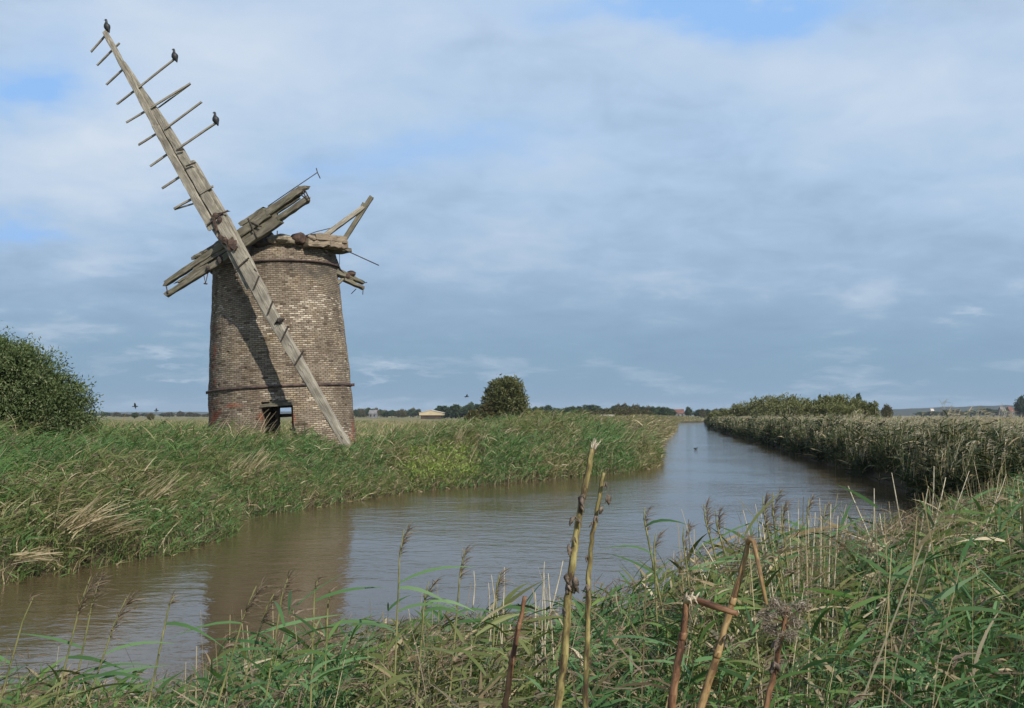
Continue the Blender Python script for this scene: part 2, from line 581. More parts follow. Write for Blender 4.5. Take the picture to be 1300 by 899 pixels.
def ground_mat():
    m, nt, b = new_mat("marsh_ground")
    tc = N(nt, "ShaderNodeTexCoord")
    n1 = N(nt, "ShaderNodeTexNoise", i_Scale=0.035, i_Detail=6.0, i_Roughness=0.6)
    n2 = N(nt, "ShaderNodeTexNoise", i_Scale=0.9, i_Detail=8.0, i_Roughness=0.7)
    for n in (n1, n2):
        nt.links.new(tc.outputs["Object"], n.inputs["Vector"])
    f = ramp(nt, n1.outputs[0], [(0.32, (0.085, 0.10, 0.04)), (0.44, (0.17, 0.16, 0.075)), (0.52, (0.25, 0.22, 0.12)), (0.60, (0.13, 0.15, 0.06)), (0.72, (0.21, 0.19, 0.10))])
    d = ramp(nt, n2.outputs[0], [(0.35, (0.55,) * 3), (0.65, (1.2,) * 3)])
    c = mixc(nt, 1.0, f.outputs[0], d.outputs[0], "MULTIPLY")
    # wet mud and peat close to the water line (by height)
    sp = N(nt, "ShaderNodeSeparateXYZ")
    nt.links.new(tc.outputs["Object"], sp.inputs[0])
    mu = ramp(nt, sp.outputs[2], [(0.30, (1,) * 3), (0.75, (0,) * 3)])
    c = mixc(nt, mu.outputs[0], c, (0.06, 0.048, 0.03))
    nt.links.new(c, b.inputs["Base Color"])
    b.inputs["Roughness"].default_value = 0.95
    b.inputs["Specular IOR Level"].default_value = 0.1
    bp = N(nt, "ShaderNodeBump", i_Strength=0.6, i_Distance=0.15)
    nt.links.new(n2.outputs[0], bp.inputs["Height"])
    nt.links.new(bp.outputs[0], b.inputs["Normal"])
    return m


M_GROUND = ground_mat()


def water_mat():
    m, nt, b = new_mat("river_water")
    tc = N(nt, "ShaderNodeTexCoord")
    hs = []
    for sc, rot, det, amp in (((1.5, 2.8, 1), 0.35, 4.0, 1.0), ((4.0, 7.0, 1), -0.3, 3.0, 0.40), ((0.55, 0.95, 1), 0.5, 4.0, 1.1)):
        mp = N(nt, "ShaderNodeMapping")
        mp.inputs["Scale"].default_value = sc
        mp.inputs["Rotation"].default_value = (0, 0, rot)
        nt.links.new(tc.outputs["Object"], mp.inputs[0])
        n = N(nt, "ShaderNodeTexNoise", i_Scale=1.0, i_Detail=det, i_Roughness=0.55, i_Distortion=0.3)
        nt.links.new(mp.outputs[0], n.inputs["Vector"])
        hs.append(mth(nt, "MULTIPLY", n.outputs[0], amp))
    h = mth(nt, "ADD", mth(nt, "ADD", hs[0], hs[1]), hs[2])
    bp = N(nt, "ShaderNodeBump", i_Strength=0.42, i_Distance=0.05)
    gust = N(nt, "ShaderNodeTexNoise", i_Scale=0.16, i_Detail=3.0)
    nt.links.new(tc.outputs["Object"], gust.inputs["Vector"])
    gr_ = ramp(nt, gust.outputs[0], [(0.38, (0.16,) * 3), (0.62, (0.55,) * 3)])
    nt.links.new(gr_.outputs[0], bp.inputs["Strength"])
    nt.links.new(h, bp.inputs["Height"])
    nt.links.new(bp.outputs[0], b.inputs["Normal"])
    b.inputs["Base Color"].default_value = (0.078, 0.058, 0.030, 1)
    b.inputs["Roughness"].default_value = 0.07
    b.inputs["IOR"].default_value = 1.33
    b.inputs["Specular IOR Level"].default_value = 0.5
    return m


M_WATER = water_mat()

# ------------------------------------------------------------------ terrain
LEFT = [(-60, -14), (-30, 1), (-15, 10.2), (-10.5, 13.2), (-7.6, 14.7), (-6.9, 16.4), (-6.3, 17.6), (-5.9, 20.5), (-6.9, 23.6), (-6.0, 25.5), (-4.9, 28.5),
        (-3.4, 32.4), (-1.0, 35.2), (1.5, 38.5), (4.6, 42.5), (6.6, 47), (7.6, 52), (9.0, 62), (12, 82), (17, 110), (28, 170), (38, 230), (46.5, 288), (56, 328), (76, 356), (140, 386), (260, 400)]
RIGHT = [(260, 372), (145, 358), (84, 338), (66, 318), (59, 300), (39, 195), (29, 135), (24, 100), (18.4, 65), (14.4, 41), (12.9, 33), (11.6, 27.5), (10.4, 23), (8.0, 17.5),
         (5.2, 13.2), (2.6, 10.6), (0, 9.0), (-2.6, 7.7), (-4.4, 7.1), (-7, 5.6), (-14, 1.0), (-30, -8), (-60, -30)]
POLY = np.array(LEFT + RIGHT, float)


def river_sd(x, y, poly=None):
    """signed distance to the river's edge: positive on land, negative in the water"""
    P = POLY
    x, y = np.asarray(x, float).ravel(), np.asarray(y, float).ravel()
    d2 = np.full(x.shape, 1e18)
    inside = np.zeros(x.shape, bool)
    n = len(P)
    for i in range(n):
        a, b = P[i], P[(i + 1) % n]
        e = b - a
        t = np.clip(((x - a[0]) * e[0] + (y - a[1]) * e[1]) / (e @ e), 0, 1)
        d2 = np.minimum(d2, (x - a[0] - t * e[0]) ** 2 + (y - a[1] - t * e[1]) ** 2)
        c = ((a[1] > y) != (b[1] > y))
        with np.errstate(divide="ignore", invalid="ignore"):
            xi = a[0] + (y - a[1]) * e[0] / np.where(e[1] == 0, 1e-9, e[1])
        inside ^= c & (x < xi)
    d = np.sqrt(d2)
    return np.where(inside, -d, d)


def height(x, y):
    x, y = np.asarray(x, float), np.asarray(y, float)
    d = river_sd(x, y).reshape(x.shape)
    d = d + 0.25 * (patch(x, y, 1.6, 5) - 0.5)
    z = np.where(d < 0, -0.05 + np.maximum(d * 0.5, -0.9), 0.33 * sstep(-0.05, 0.5, d) - 0.05)
    z = z + 0.62 * sstep(0.4, 5.0, d) + 0.14 * (patch(x, y, 7, 8) - 0.5) * sstep(0.5, 3, d)
    return z


def ground():
    front = np.radians(np.arange(-40, 40.01, 0.25))
    back = np.radians(np.arange(44, 317, 4.0))
    th = np.concatenate([front, back])
    r = np.concatenate([[0.3], 1.0 * 1.026 ** np.arange(0, 345)])
    r = r[r < 6500]
    X, Y = r[:, None] * np.sin(th)[None], r[:, None] * np.cos(th)[None]
    Z = height(X, Y)
    V = np.stack([X, Y, Z], -1).reshape(-1, 3)
    nr, nt_ = len(r), len(th)
    i, j = np.meshgrid(np.arange(nr - 1), np.arange(nt_), indexing="ij")
    k = (j + 1) % nt_
    Q = np.stack([i * nt_ + j, i * nt_ + k, (i + 1) * nt_ + k, (i + 1) * nt_ + j], -1).reshape(-1, 4)[:, ::-1]
    V = np.concatenate([V, [[0, 0, float(height(np.array([0.0]), np.array([0.0]))[0])]]])
    faces = Q.tolist() + [[len(V) - 1, int((a + 1) % nt_), int(a)] for a in range(nt_)]
    me = bpy.data.meshes.new("ground")
    me.from_pydata(V.tolist(), [], faces)
    me.polygons.foreach_set("use_smooth", [True] * len(me.polygons))
    me.materials.append(M_GROUND)
    o = bpy.data.objects.new("ground", me)
    COL.objects.link(o)
    o["kind"] = "structure"


ground()

wm = bpy.data.meshes.new("water")
wm.from_pydata([(-70, -35, 0), (270, -35, 0), (270, 410, 0), (-70, 410, 0)], [], [(0, 1, 2, 3)])
wm.materials.append(M_WATER)
wo = bpy.data.objects.new("water", wm)
COL.objects.link(wo)
wo["kind"] = "structure"


# low ridge on the horizon
def ridge(name, px0, px1, Y, tops, depth, mat):
    pts = np.linspace(px0, px1, 60)
    zt = np.interp(pts, [t[0] for t in tops], [t[1] for t in tops])
    V, Fc = [], []
    prof = [(-1.0, -0.02), (-0.6, 0.35), (-0.25, 0.8), (0.0, 1.0), (0.3, 0.85), (1.0, -0.02)]
    for q, (p, y) in enumerate(zip(pts, zt)):
        c = at(p, y, Y)
        hgt = max(c.z, 0.6) * (0.94 + 0.12 * random.random())
        for s, k in prof:
            V.append((c.x, Y + s * depth, 0.4 + hgt * k))
    m = len(prof)
    for a in range(len(pts) - 1):
        for b in range(m - 1):
            Fc.append((a * m + b, (a + 1) * m + b, (a + 1) * m + b + 1, a * m + b + 1))
    me = bpy.data.meshes.new(name)
    me.from_pydata(V, [], Fc)
    me.polygons.foreach_set("use_smooth", [True] * len(Fc))
    me.materials.append(mat)
    o = bpy.data.objects.new(name, me)
    COL.objects.link(o)
    o["kind"] = "structure"


M_HILL = noisy_mat("hill_fields", (0.016, 0.024, 0.014), (0.042, 0.048, 0.026), 0.006, 1.0, 0, 0.05, 0)
ridge("hills", 1060, 1700, 2600, [(1060, 526.5), (1110, 521), (1180, 517.5), (1300, 514.5), (1450, 513), (1700, 520)], 500, M_HILL)
ridge("hills.001", -500, 1120, 3400, [(-500, 523), (100, 523.5), (480, 522.5), (640, 525), (860, 524.0), (1000, 523.5), (1120, 526)], 400, M_HILL)


# ------------------------------------------------------------------ windmill
BASE = at(360.5, 560, 42.0)
BASE.z = float(height(np.array([BASE.x]), np.array([42.0]))[0]) - 0.1
AX_TOP = at(350.3, 345, 42.0)
LEAN = math.atan2(BASE.x - AX_TOP.x, AX_TOP.z - BASE.z)
LROT = np.array(Matrix.Rotation(-LEAN, 3, "Y"))
mill = empty("windmill", BASE, "ruined brick windmill tower with a broken wooden sail leaning across its front", "windmill")


def lean(P):
    return np.asarray(P, float) @ LROT.T + np.array(BASE)


def zloc(py):
    return at(350, py, 42.0).z - BASE.z


PROF_Z = [0.0, zloc(535), zloc(487), zloc(440), zloc(400), zloc(350), zloc(345), zloc(342), zloc(332), zloc(323)]
PROF_R = [3.09, 3.02, 2.95, 2.85, 2.74, 2.62, 2.62, 2.66, 2.60, 2.55]


def tower():
    NT, row = 168, 0.08
    H = zloc(323)
    zs = np.arange(0, H + row, row)
    th = np.linspace(0, 2 * PI, NT, endpoint=False)
    TH, ZZ = np.meshgrid(th, zs)
    r = np.random.default_rng(3)
    R = np.interp(ZZ, PROF_Z, PROF_R)
    R = R + 0.04 * (patch(TH * 3, ZZ, 1.7, 21) - 0.5) + r.normal(0, 0.0035, R.shape)
    lost = r.random(R.shape) < 0.012
    R = R - lost * 0.05
    Rin = np.interp(ZZ, PROF_Z, PROF_R) - 0.46
    rim = 0.10 * np.round(3 * (patch(th * 4, th * 0, 3, 4) - 0.35))
    ZO = ZZ.copy()
    ZO[-1] = ZO[-1] + rim * 0.5
    out = lean(np.stack([R * np.cos(TH), R * np.sin(TH), ZO], -1).reshape(-1, 3))
    inn = lean(np.stack([Rin * np.cos(TH), Rin * np.sin(TH), ZO], -1).reshape(-1, 3))
    nz = len(zs)
    # cells removed for the doorway (front) and the opening in the back wall
    tm, zm = TH[:-1] + PI / NT, ZZ[:-1] + row / 2
    Rm = np.interp(zm, PROF_Z, PROF_R)
    cen = lean(np.stack([Rm * np.cos(tm), Rm * np.sin(tm), zm], -1).reshape(-1, 3))
    cx, cy, _ = project(cen)
    front = cen[:, 1] < BASE.y - 0.3 + 0.2 * (cen[:, 0] - BASE.x)
    jag = r.normal(0, 1.0, cx.shape)
    top = np.interp(cx, [329, 333, 338, 345, 352, 360, 368, 373], [520, 512, 511, 507, 506, 509, 510, 514])
    door = front & (cx > 332.5 + jag) & (cx < 372 + 0.7 * jag) & (cy > top + 0.8 * jag)
    back = (~front) & (cx > 354 + jag * 0.5) & (cx < 374 + jag * .5) & (cy > 517) & (cy < 556)
    gone = (door | back).reshape(nz - 1, NT)
    V = np.concatenate([out, inn])
    n1 = nz * NT
    faces, uvs = [], []
    RU = 2.85

    def uvq(i, j, flip=False):
        u0, u1, v0, v1 = th[j] * RU, (th[j] + 2 * PI / NT) * RU, zs[i], zs[i] + row
        q = [(u0, v0), (u1, v0), (u1, v1), (u0, v1)]
        return q[::-1] if flip else q

    for i in range(nz - 1):
        for j in range(NT):
            k = (j + 1) % NT
            if gone[i, j]:
                continue
            a, b, c, d = i * NT + j, i * NT + k, (i + 1) * NT + k, (i + 1) * NT + j
            faces.append((a, b, c, d)); uvs.append(uvq(i, j))
            faces.append((n1 + d, n1 + c, n1 + b, n1 + a)); uvs.append(uvq(i, j, True))
            for di, dj, e0, e1 in ((0, -1, a, d), (0, 1, c, b), (1, 0, d, c), (-1, 0, b, a)):
                ii, jj = i + di, (j + dj) % NT
                if (ii == nz - 1) or (0 <= ii and gone[ii, jj]):
                    faces.append((e0, e1, n1 + e1, n1 + e0))
                    uvs.append([(0.1, zs[i]), (0.2, zs[i] + row), (0.6, zs[i] + row), (0.6, zs[i])])
    me = bpy.data.meshes.new("brick_tower")
    me.from_pydata((V - np.array(BASE)).tolist(), [], faces)
    me.uv_layers.new(name="UVMap").data.foreach_set("uv", [c for f in uvs for uv in f for c in uv])
    vx, vy, _ = project(V)
    fr = np.concatenate([out, out])[:, 1] < BASE.y

    def g(x, y, sx, sy):
        return np.exp(-((vx - x) / sx) ** 2 - ((vy - y) / sy) ** 2) * fr

    nz_ = patch(V[:, 0], V[:, 2] * 1.5 + V[:, 1], 0.9, 33)
    red = 0.8 * g(333, 530, 4, 13) + 0.7 * g(371, 532, 3, 13) + 0.7 * g(273, 527, 8, 15) + g(450, 545, 5, 14) + 0.55 * g(300, 515, 16, 2.0) + 0.5 * g(272, 460, 3, 40)
    red = np.clip((red + (nz_ - 0.5) * 0.8 * (red > 0.12) - 0.15) * 1.6, 0, 1)
    pale = 0.8 * g(385, 395, 45, 20) + 0.9 * g(405, 380, 22, 12) + 0.7 * g(350, 420, 18, 20) + 0.6 * g(278, 390, 9, 40) + 0.15 * g(400, 470, 60, 60) + 0.5 * g(385, 345, 5, 16) + 0.9 * g(440, 552, 12, 9) + 2.2 * g(348, 503, 9, 6) + 1.8 * g(353, 491, 4, 9)
    pale = np.clip(pale * (0.4 + 1.2 * nz_), 0, 1)
    dark = 0.95 * g(398, 343, 34, 12) + 0.5 * g(330, 340, 40, 10) + 0.35 * g(425, 365, 9, 22) + 0.35 * g(268, 440, 7, 120)  # mould near the top; last term paints shade down the left edge
    dark = np.clip(dark * (0.55 + 0.9 * nz_), 0, 0.92)
    col = np.stack([red, pale, dark, np.ones_like(red)], 1)
    a_ = me.attributes.new("tone", "FLOAT_COLOR", "POINT")
    a_.data.foreach_set("color", col.astype(np.float32).ravel())
    me.materials.append(M_BRICK)
    o = bpy.data.objects.new("brick_tower", me)
    COL.objects.link(o)
    o.parent = mill
    return o


tower_ob = tower()


def hoop(py, r_extra, rad, lug):
    z = zloc(py)
    R = float(np.interp(z, PROF_Z, PROF_R)) + r_extra
    mb = MB()
    n = 72
    ang = [2 * PI * i / n for i in range(n + 1)]
    rings, us = [], []
    for a in ang:
        ring = []
        for dr, dz in ((-0.03, -rad), (0.035, -rad), (0.035, rad), (-0.03, rad)):
            ring.append(Vector(lean([[(R + dr) * math.cos(a), (R + dr) * math.sin(a), z + dz]])[0]))
        rings.append(ring)
        us.append(a * R)
    mb.rings(rings, us, caps=False)
    if lug:
        for a in (0.06, PI + 0.1):
            p = lean([[R * math.cos(a), R * math.sin(a), z]])[0]
            q = lean([[(R + 0.14) * math.cos(a), (R + 0.14) * math.sin(a), z]])[0]
            mb.beam(p, q, 0.15, 0.12, (0, 0, 1), 1, 0, 0)
    mb.build("iron_hoop", M_HOOP, mill, BASE)


hoop(493.5, 0.015, 0.045, True)
hoop(343, 0.04, 0.03, False)

# the sail plane, square to the tilted windshaft
SHAFT = Vector((-math.sin(math.radians(13)), -math.cos(math.radians(13)), math.tan(math.radians(4)))).normalized()
HUB = on_plane(299, 312, Vector((BASE.x, 42, 0)) + SHAFT * 3.5 + Vector((0, 0, 9.4)), SHAFT)
PX = (HUB - EYE).length / F


def sp(px, py, off=0.0):
    """point of the photograph on the sail plane; off moves it along the shaft (towards the viewer)"""
    return on_plane(px, py, HUB + SHAFT * off, SHAFT)


def sbeam(mb, a, b, wpx, t, off, segs=12, jit=0.018, ragged=0.12):
    w = wpx if hasattr(wpx, "__len__") else (wpx, wpx)
    mb.beam(sp(*a, off), sp(*b, off), [x * PX for x in w], t, SHAFT, segs, jit, ragged)


sail = MB()
sbeam(sail, (133.5, 41), (200, 163), (5.5, 9), 0.16, 0.16)              # whip, its upper length
sbeam(sail, (198, 160), (270, 290), (9, 10.5), 0.2, 0.16)
sbeam(sail, (158, 81), (212, 163), (3.5, 9.5), 0.14, 0.12, 6, 0.015, 0.15)   # stock
sbeam(sail, (210, 160), (281, 281), (9, 12), 0.24, 0.10)
sbeam(sail, (276, 272), (352, 413), (15, 14.5), 0.30, 0.13, 10)
sbeam(sail, (350, 410), (441, 566), (13.5, 8.5), 0.26, 0.13, 10)
sbeam(sail, (246, 207), (288, 281), (6, 9), 0.2, 0.06, 6, 0.015, 0.12)   # clamp timbers
sbeam(sail, (286, 276), (322, 345), (8, 9.5), 0.24, 0.06, 6)
sbeam(sail, (268, 283), (297, 322), (8, 9), 0.24, 0.05, 6)
sbeam(sail, (293, 319), (315, 365), (8.5, 7), 0.22, 0.05, 6, 0.012, 0.12)
sbeam(sail, (322, 343), (338, 372), (6, 5), 0.2, 0.03, 5)
sbeam(sail, (166, 96), (285, 300), (4, 12), 0.12, 0.02, 8)
sail_ob = sail.build("sail", M_WOOD, mill, BASE)

for a, b, w, off in [
    ((115.5, 66), (133.6, 45.5), 2.2, 0.05), ((123.3, 83), (151.7, 54.8), 2.2, 0.05), ((135, 107.6), (158, 86.4), 2.3, 0.05),
    ((148.4, 132.5), (175, 112), 2.3, 0.05), ((177, 110.5), (221, 75.5), 2.5, 0.24), ((160.5, 155.6), (190, 138), 2.3, 0.05),
    ((192, 136.5), (241.8, 106), 2.6, 0.26), ((176, 184), (204, 166.5), 2.4, 0.05), ((210, 163.5), (256, 129.5), 2.5, 0.26),
    ((191, 211), (218, 192), 2.4, 0.05), ((225, 189.5), (276, 155), 2.5, 0.26), ((206, 239), (233, 221.5), 2.6, 0.05),
    ((221, 265), (250, 249), 2.6, 0.08), ((254, 246), (270.5, 236.5), 2.4, 0.24)]:
    mb = MB()
    sbeam(mb, a, b, w, 0.07, off, 3, 0.004, 0.02)
    mb.build("sail_bar", M_WOOD, sail_ob, BASE)
for a, b, w, off in [((201, 137), (241, 107.5), 1.5, 0.1), ((222, 266), (249, 257.5), 1.7, 0.0)]:
    mb = MB()
    sbeam(mb, a, b, w, 0.05, off, 3, 0.004, 0.02)
    mb.build("bar_brace", M_WOODG, sail_ob, BASE)
for a, b in [((297.5, 343.5), (316, 327.5)), ((322, 367), (329, 350.5)), ((340, 398.5), (346.5, 382)), ((357, 432.5), (366, 414)), ((374.5, 463), (385.5, 445)), ((263, 286), (281, 271)), ((233, 190), (226, 191)), ((236, 211), (248, 206.5))]:
    mb = MB()
    sbeam(mb, a, b, 1.7, 0.05, 0.32, 2, 0.004, 0.02)
    mb.build("iron_strap", M_IRON, sail_ob, BASE)
mb = MB()
mb.lump(sp(355, 407, 0.32), (0.13, 0.08, 0.11), 5)
mb.tube([sp(349, 411, 0.3), sp(355, 406, 0.36), sp(362, 405, 0.34)], [0.03, 0.05, 0.025], 6)
mb.build("iron_bolt", M_IRON, sail_ob, BASE)
# hub irons
mb = MB()
mb.lump(sp(294, 310, 0.30), (0.19, 0.09, 0.26), 9, 9, 6, 0.3)
mb.lump(sp(286, 306, 0.26), (0.13, 0.12, 0.16), 12)
mb.beam(sp(278, 300, 0.26), sp(301, 316, 0.3), 0.2, 0.14, SHAFT, 3, 0.015)
mb.build("hub_iron", M_RUST, mill, BASE)
mb = MB()
sbeam(mb, (271, 276), (275, 292), 3, 0.1, 0.3, 2)
sbeam(mb, (276, 272), (290, 268), 1.4, 0.05, 0.3, 2)
mb.tube([sp(277, 274, 0.3), sp(284, 270, 0.34), sp(289, 267, 0.34)], 0.025, 6)
mb.lump(sp(274, 274, 0.3), (0.14, 0.08, 0.12), 3)
mb.lump(sp(279, 279, 0.3), (0.10, 0.08, 0.14), 4)
mb.build("hub_iron", M_RUST, mill, BASE)
# windshaft and its neck bearing
mb = MB()
back_c = HUB - SHAFT * 4.6
mb.tube([HUB - SHAFT * 0.1, HUB - SHAFT * 0.7, HUB - SHAFT * 0.75, back_c], [0.32, 0.36, 0.24, 0.2], 12)
mb.build("windshaft", M_IRON, mill, BASE)

# the second stock, crossing behind the first
st = MB()
O2 = -0.30
sbeam(st, (209, 360.5), (276, 317), (6, 8), 0.2, O2, 8, 0.02, 0.12)
sbeam(st, (211.5, 374.5), (286, 328), (6, 8.5), 0.2, O2, 8, 0.015, 0.12)
sbeam(st, (226, 359.5), (262, 336.5), (3, 7), 0.16, O2 - 0.05, 5, 0.02, 0.2)
sbeam(st, (247, 340), (300, 307), (9, 11), 0.22, O2 - 0.06, 6, 0.02, 0.12)
sbeam(st, (245, 329), (283, 307), (3, 6), 0.2, O2 - 0.08, 7, 0.04, 0.1)
sbeam(st, (276, 317), (342, 271), (10, 11), 0.26, O2 - 0.02, 8)
sbeam(st, (286, 328), (356, 280), (9, 8.5), 0.24, O2 - 0.02, 8, 0.015, 0.1)
sbeam(st, (300, 309), (352, 272), (12, 12), 0.18, O2 - 0.1, 6, 0.02, 0.1)
sbeam(st, (308, 285.5), (336, 267), (7, 6), 0.3, O2 - 0.04, 5, 0.015, 0.1)
sbeam(st, (340, 270.5), (384, 240.5), (9.5, 9.0), 0.26, O2, 6)
sbeam(st, (378, 242), (390.5, 237.5), (8, 4), 0.22, O2, 3, 0.02)
sbeam(st, (353, 278.5), (391, 253), (6.5, 7.5), 0.22, O2, 6)
sbeam(st, (346, 274), (381, 251), (2.6, 2.2), 0.10, O2 - 0.08, 4)
stock_ob = st.build("stock", M_WOODG, mill, BASE)
for a, b in [((384, 242), (391, 256)), ((387, 241), (393, 253)), ((381, 247), (391, 253)), ((211, 363), (213, 373)), ((315, 277), (326, 302)), ((318, 282), (332, 288))]:
    mb = MB()
    mb.tube([sp(*a, O2 + 0.12), sp(*b, O2 + 0.12)], 0.028, 6)
    mb.build("iron_strap", M_IRON, stock_ob, BASE)
mb = MB()
mb.tube([sp(340, 262, O2 + 0.1), sp(372, 240, O2 + 0.1), sp(403, 219, O2 + 0.1)], 0.018, 6)
mb.tube([sp(401.5, 213.5, O2 + 0.1), sp(403, 219, O2 + 0.1), sp(406.5, 226.5, O2 + 0.1)], 0.02, 6)
mb.build("iron_rod", M_IRON, stock_ob, BASE)
mb = MB()
mb.tube([sp(258, 346, O2), sp(261, 360, O2), sp(264, 346, O2)], 0.025, 6)
mb.tube([sp(259, 360, O2), sp(263, 360.5, O2)], 0.03, 6)
mb.build("iron_bracket", M_RUST, stock_ob, BASE)
for q, sz in (((279, 330), (0.13, 0.1, 0.17)), ((264, 341), (0.09, 0.08, 0.09))):
    mb = MB()
    mb.lump(sp(*q, O2 + .13), sz, 7)
    mb.build("iron_bolt", M_IRON, stock_ob, BASE)

# what is left of the cap
mb = MB()
mb.beam(at(326, 309, 39.5), at(346, 301, 39.8), 0.5, 0.5, (0, -1, 0.2), 4, 0.04)
mb.lump(at(333, 309, 39.6), (0.45, 0.4, 0.22), 2)
mb.build("shaft_bearing", M_IRON, mill, BASE)
mb = MB()
mb.lump(at(357, 304.5, 39.7), (0.56, 0.45, 0.23), 21, 12, 7, 0.1)
mb.lump(at(347, 306, 39.6), (0.35, 0.35, 0.18), 22)
mb.lump(at(367, 307, 39.7), (0.35, 0.35, 0.14), 23)
mb.tube([at(352, 301, 39.7), at(352, 293, 39.7)], 0.025, 6)
mb.build("cap_rubble", M_STONE, mill, BASE)
mb = MB()
p = at(379, 303.5, 39.7)
mb.tube([p + Vector((-0.22, 0.1, 0)), p + Vector((-0.2, 0.05, 0)), p + Vector((0.17, -0.1, 0.03)), p + Vector((0.2, -0.12, 0.03))], [0.15, 0.22, 0.24, 0.19], 9, 0.06)
mb.build("iron_boss", M_RUST, mill, BASE)
mb = MB()
mb.beam(at(388, 306.5, 39.8), at(430, 309, 40.9), 0.42, 0.5, (0, -1, 0), 9, 0.035, 0.06)
mb.beam(at(397, 301, 39.9), at(437, 305, 41.1), 0.28, 0.45, (0, -1, 0), 8, 0.03, 0.06)
mb.beam(at(415, 310, 40.4), at(437, 312, 41.2), 0.32, 0.42, (0, -1, 0), 5, 0.03, 0.06)
mb.lump(at(396, 302.5, 39.8), (0.2, 0.2, 0.12), 33)
mb.build("cap_timber", wood_mat("rotten_timber", (0.08, 0.062, 0.045), (0.21, 0.165, 0.12), (0.33, 0.275, 0.205)), mill, BASE)
mb = MB()
z0 = zloc(323) + 0.06
rings, us = [], []
for i in range(41):
    a = PI + 0.9 + i * (PI - 0.3) / 40
    k = 1 + 0.012 * math.sin(i * 1.7)
    ring = [Vector(lean([[(2.5 + dr) * k * math.cos(a), (2.5 + dr) * k * math.sin(a), z0 + dz]])[0]) for dr, dz in ((-0.25, -0.04), (0.13, -0.04), (0.13, 0.05), (-0.25, 0.05))]
    rings.append(ring)
    us.append(i * 0.2)
mb.rings(rings, us, smooth=False)
mb.beam(at(421, 317, 41.3), at(440, 319, 42.2), 0.16, 0.5, (0, -1, 0), 4, 0.03)
mb.build("curb_ring", M_WOODG, mill, BASE)
mb = MB()
mb.beam(at(406, 304, 40.6), at(461, 263.5, 41.4), (0.20, 0.19), 0.16, (0, -1, 0.2), 8, 0.008)
mb.build("fan_strut", M_WOOD, mill, BASE)
mb = MB()
mb.beam(at(436, 306, 41.2), at(471.5, 250.5, 41.6), (0.20, 0.19), 0.16, (0, -1, 0.2), 8, 0.008)
mb.beam(at(459, 268, 41.5), at(464, 259, 41.5), 0.26, 0.22, (0, -1, 0), 2, 0.02)
mb.build("fan_strut", M_WOODG, mill, BASE)
mb = MB()
mb.tube([at(383, 301, 39.8), at(402, 294, 40.4), at(419, 290, 40.9)], 0.018, 5)
mb.build("iron_rod", M_IRON, mill, BASE)
mb = MB()
mb.tube([at(437, 317, 41.4), at(481, 337, 42.2)], 0.022, 6)
mb.build("iron_rod", M_IRON, mill, BASE)
mb = MB()
mb.tube([at(431, 322, 42.0), at(431, 336, 42.0)], 0.012, 5)
mb.build("iron_rod", M_IRON, mill, BASE)
mb = MB()
mb.tube([at(427, 329, 41.8), at(432, 342, 42.0), at(441, 352, 42.3)], 0.03, 5)
mb.build("iron_rod", M_IRON, mill, BASE)
mb = MB()
mb.beam(at(424, 344, 42.0), at(446, 353, 42.5), (0.32, 0.22), 0.3, (0, -1, 0.3), 4, 0.02)
mb.beam(at(441, 349.5, 42.3), at(461.5, 359.5, 42.9), (0.16, 0.12), 0.2, (0, -1, 0.3), 5, 0.02)
mb.beam(at(437, 355, 42.2), at(461, 366, 42.8), (0.14, 0.16), 0.2, (0, -1, 0.3), 5, 0.02)
mb.beam(at(427, 361, 42.0), at(437, 353, 42.3), 0.14, 0.15, (0, -1, 0), 3, 0.01)
bt = mb.build("tail_beam", M_WOODG, mill, BASE)
mb = MB()
mb.lump(at(446, 347.5, 42.4), (0.20, 0.15, 0.13), 41)
mb.lump(at(440, 351, 42.3), (0.16, 0.15, 0.17), 42)
mb.build("iron_bracket", M_RUST, bt, BASE)
for a, b in [((459, 360), (466, 358.5)), ((461, 366), (460.5, 374)), ((452, 367), (446, 373))]:
    mb = MB()
    mb.tube([at(*a, 42.8), at(*b, 42.9)], 0.018, 5)
    mb.build("iron_spike", M_IRON, bt, BASE)

# doorway timbers
mb = MB()
mb.beam(at(332, 515.5, 39.1), at(371, 512.5, 39.0), 0.13, 0.3, (0, -1, 0), 5, 0.012)
mb.beam(at(338, 511, 39.3), at(372, 509.5, 39.2), 0.16, 0.3, (0, -1, 0), 5, 0.02)
mb.build("lintel", M_WOODG, mill, BASE)
mb = MB()
mb.beam(at(352.5, 514, 39.9), at(352.5, 580, 39.9), 0.16, 0.15, (0, -1, 0), 5, 0.01)
mb.build("door_post", M_IRON, mill, BASE)
mb = MB()
mb.beam(at(336, 528.5, 40.1), at(374, 527, 40.1), 0.13, 0.13, (0, -1, 0), 4, 0.01)
mb.build("door_rail", M_IRON, mill, BASE)


# ------------------------------------------------------------------ birds
def loft(mb, pts, radii, n=10):
    mb.tube(pts, radii, n)


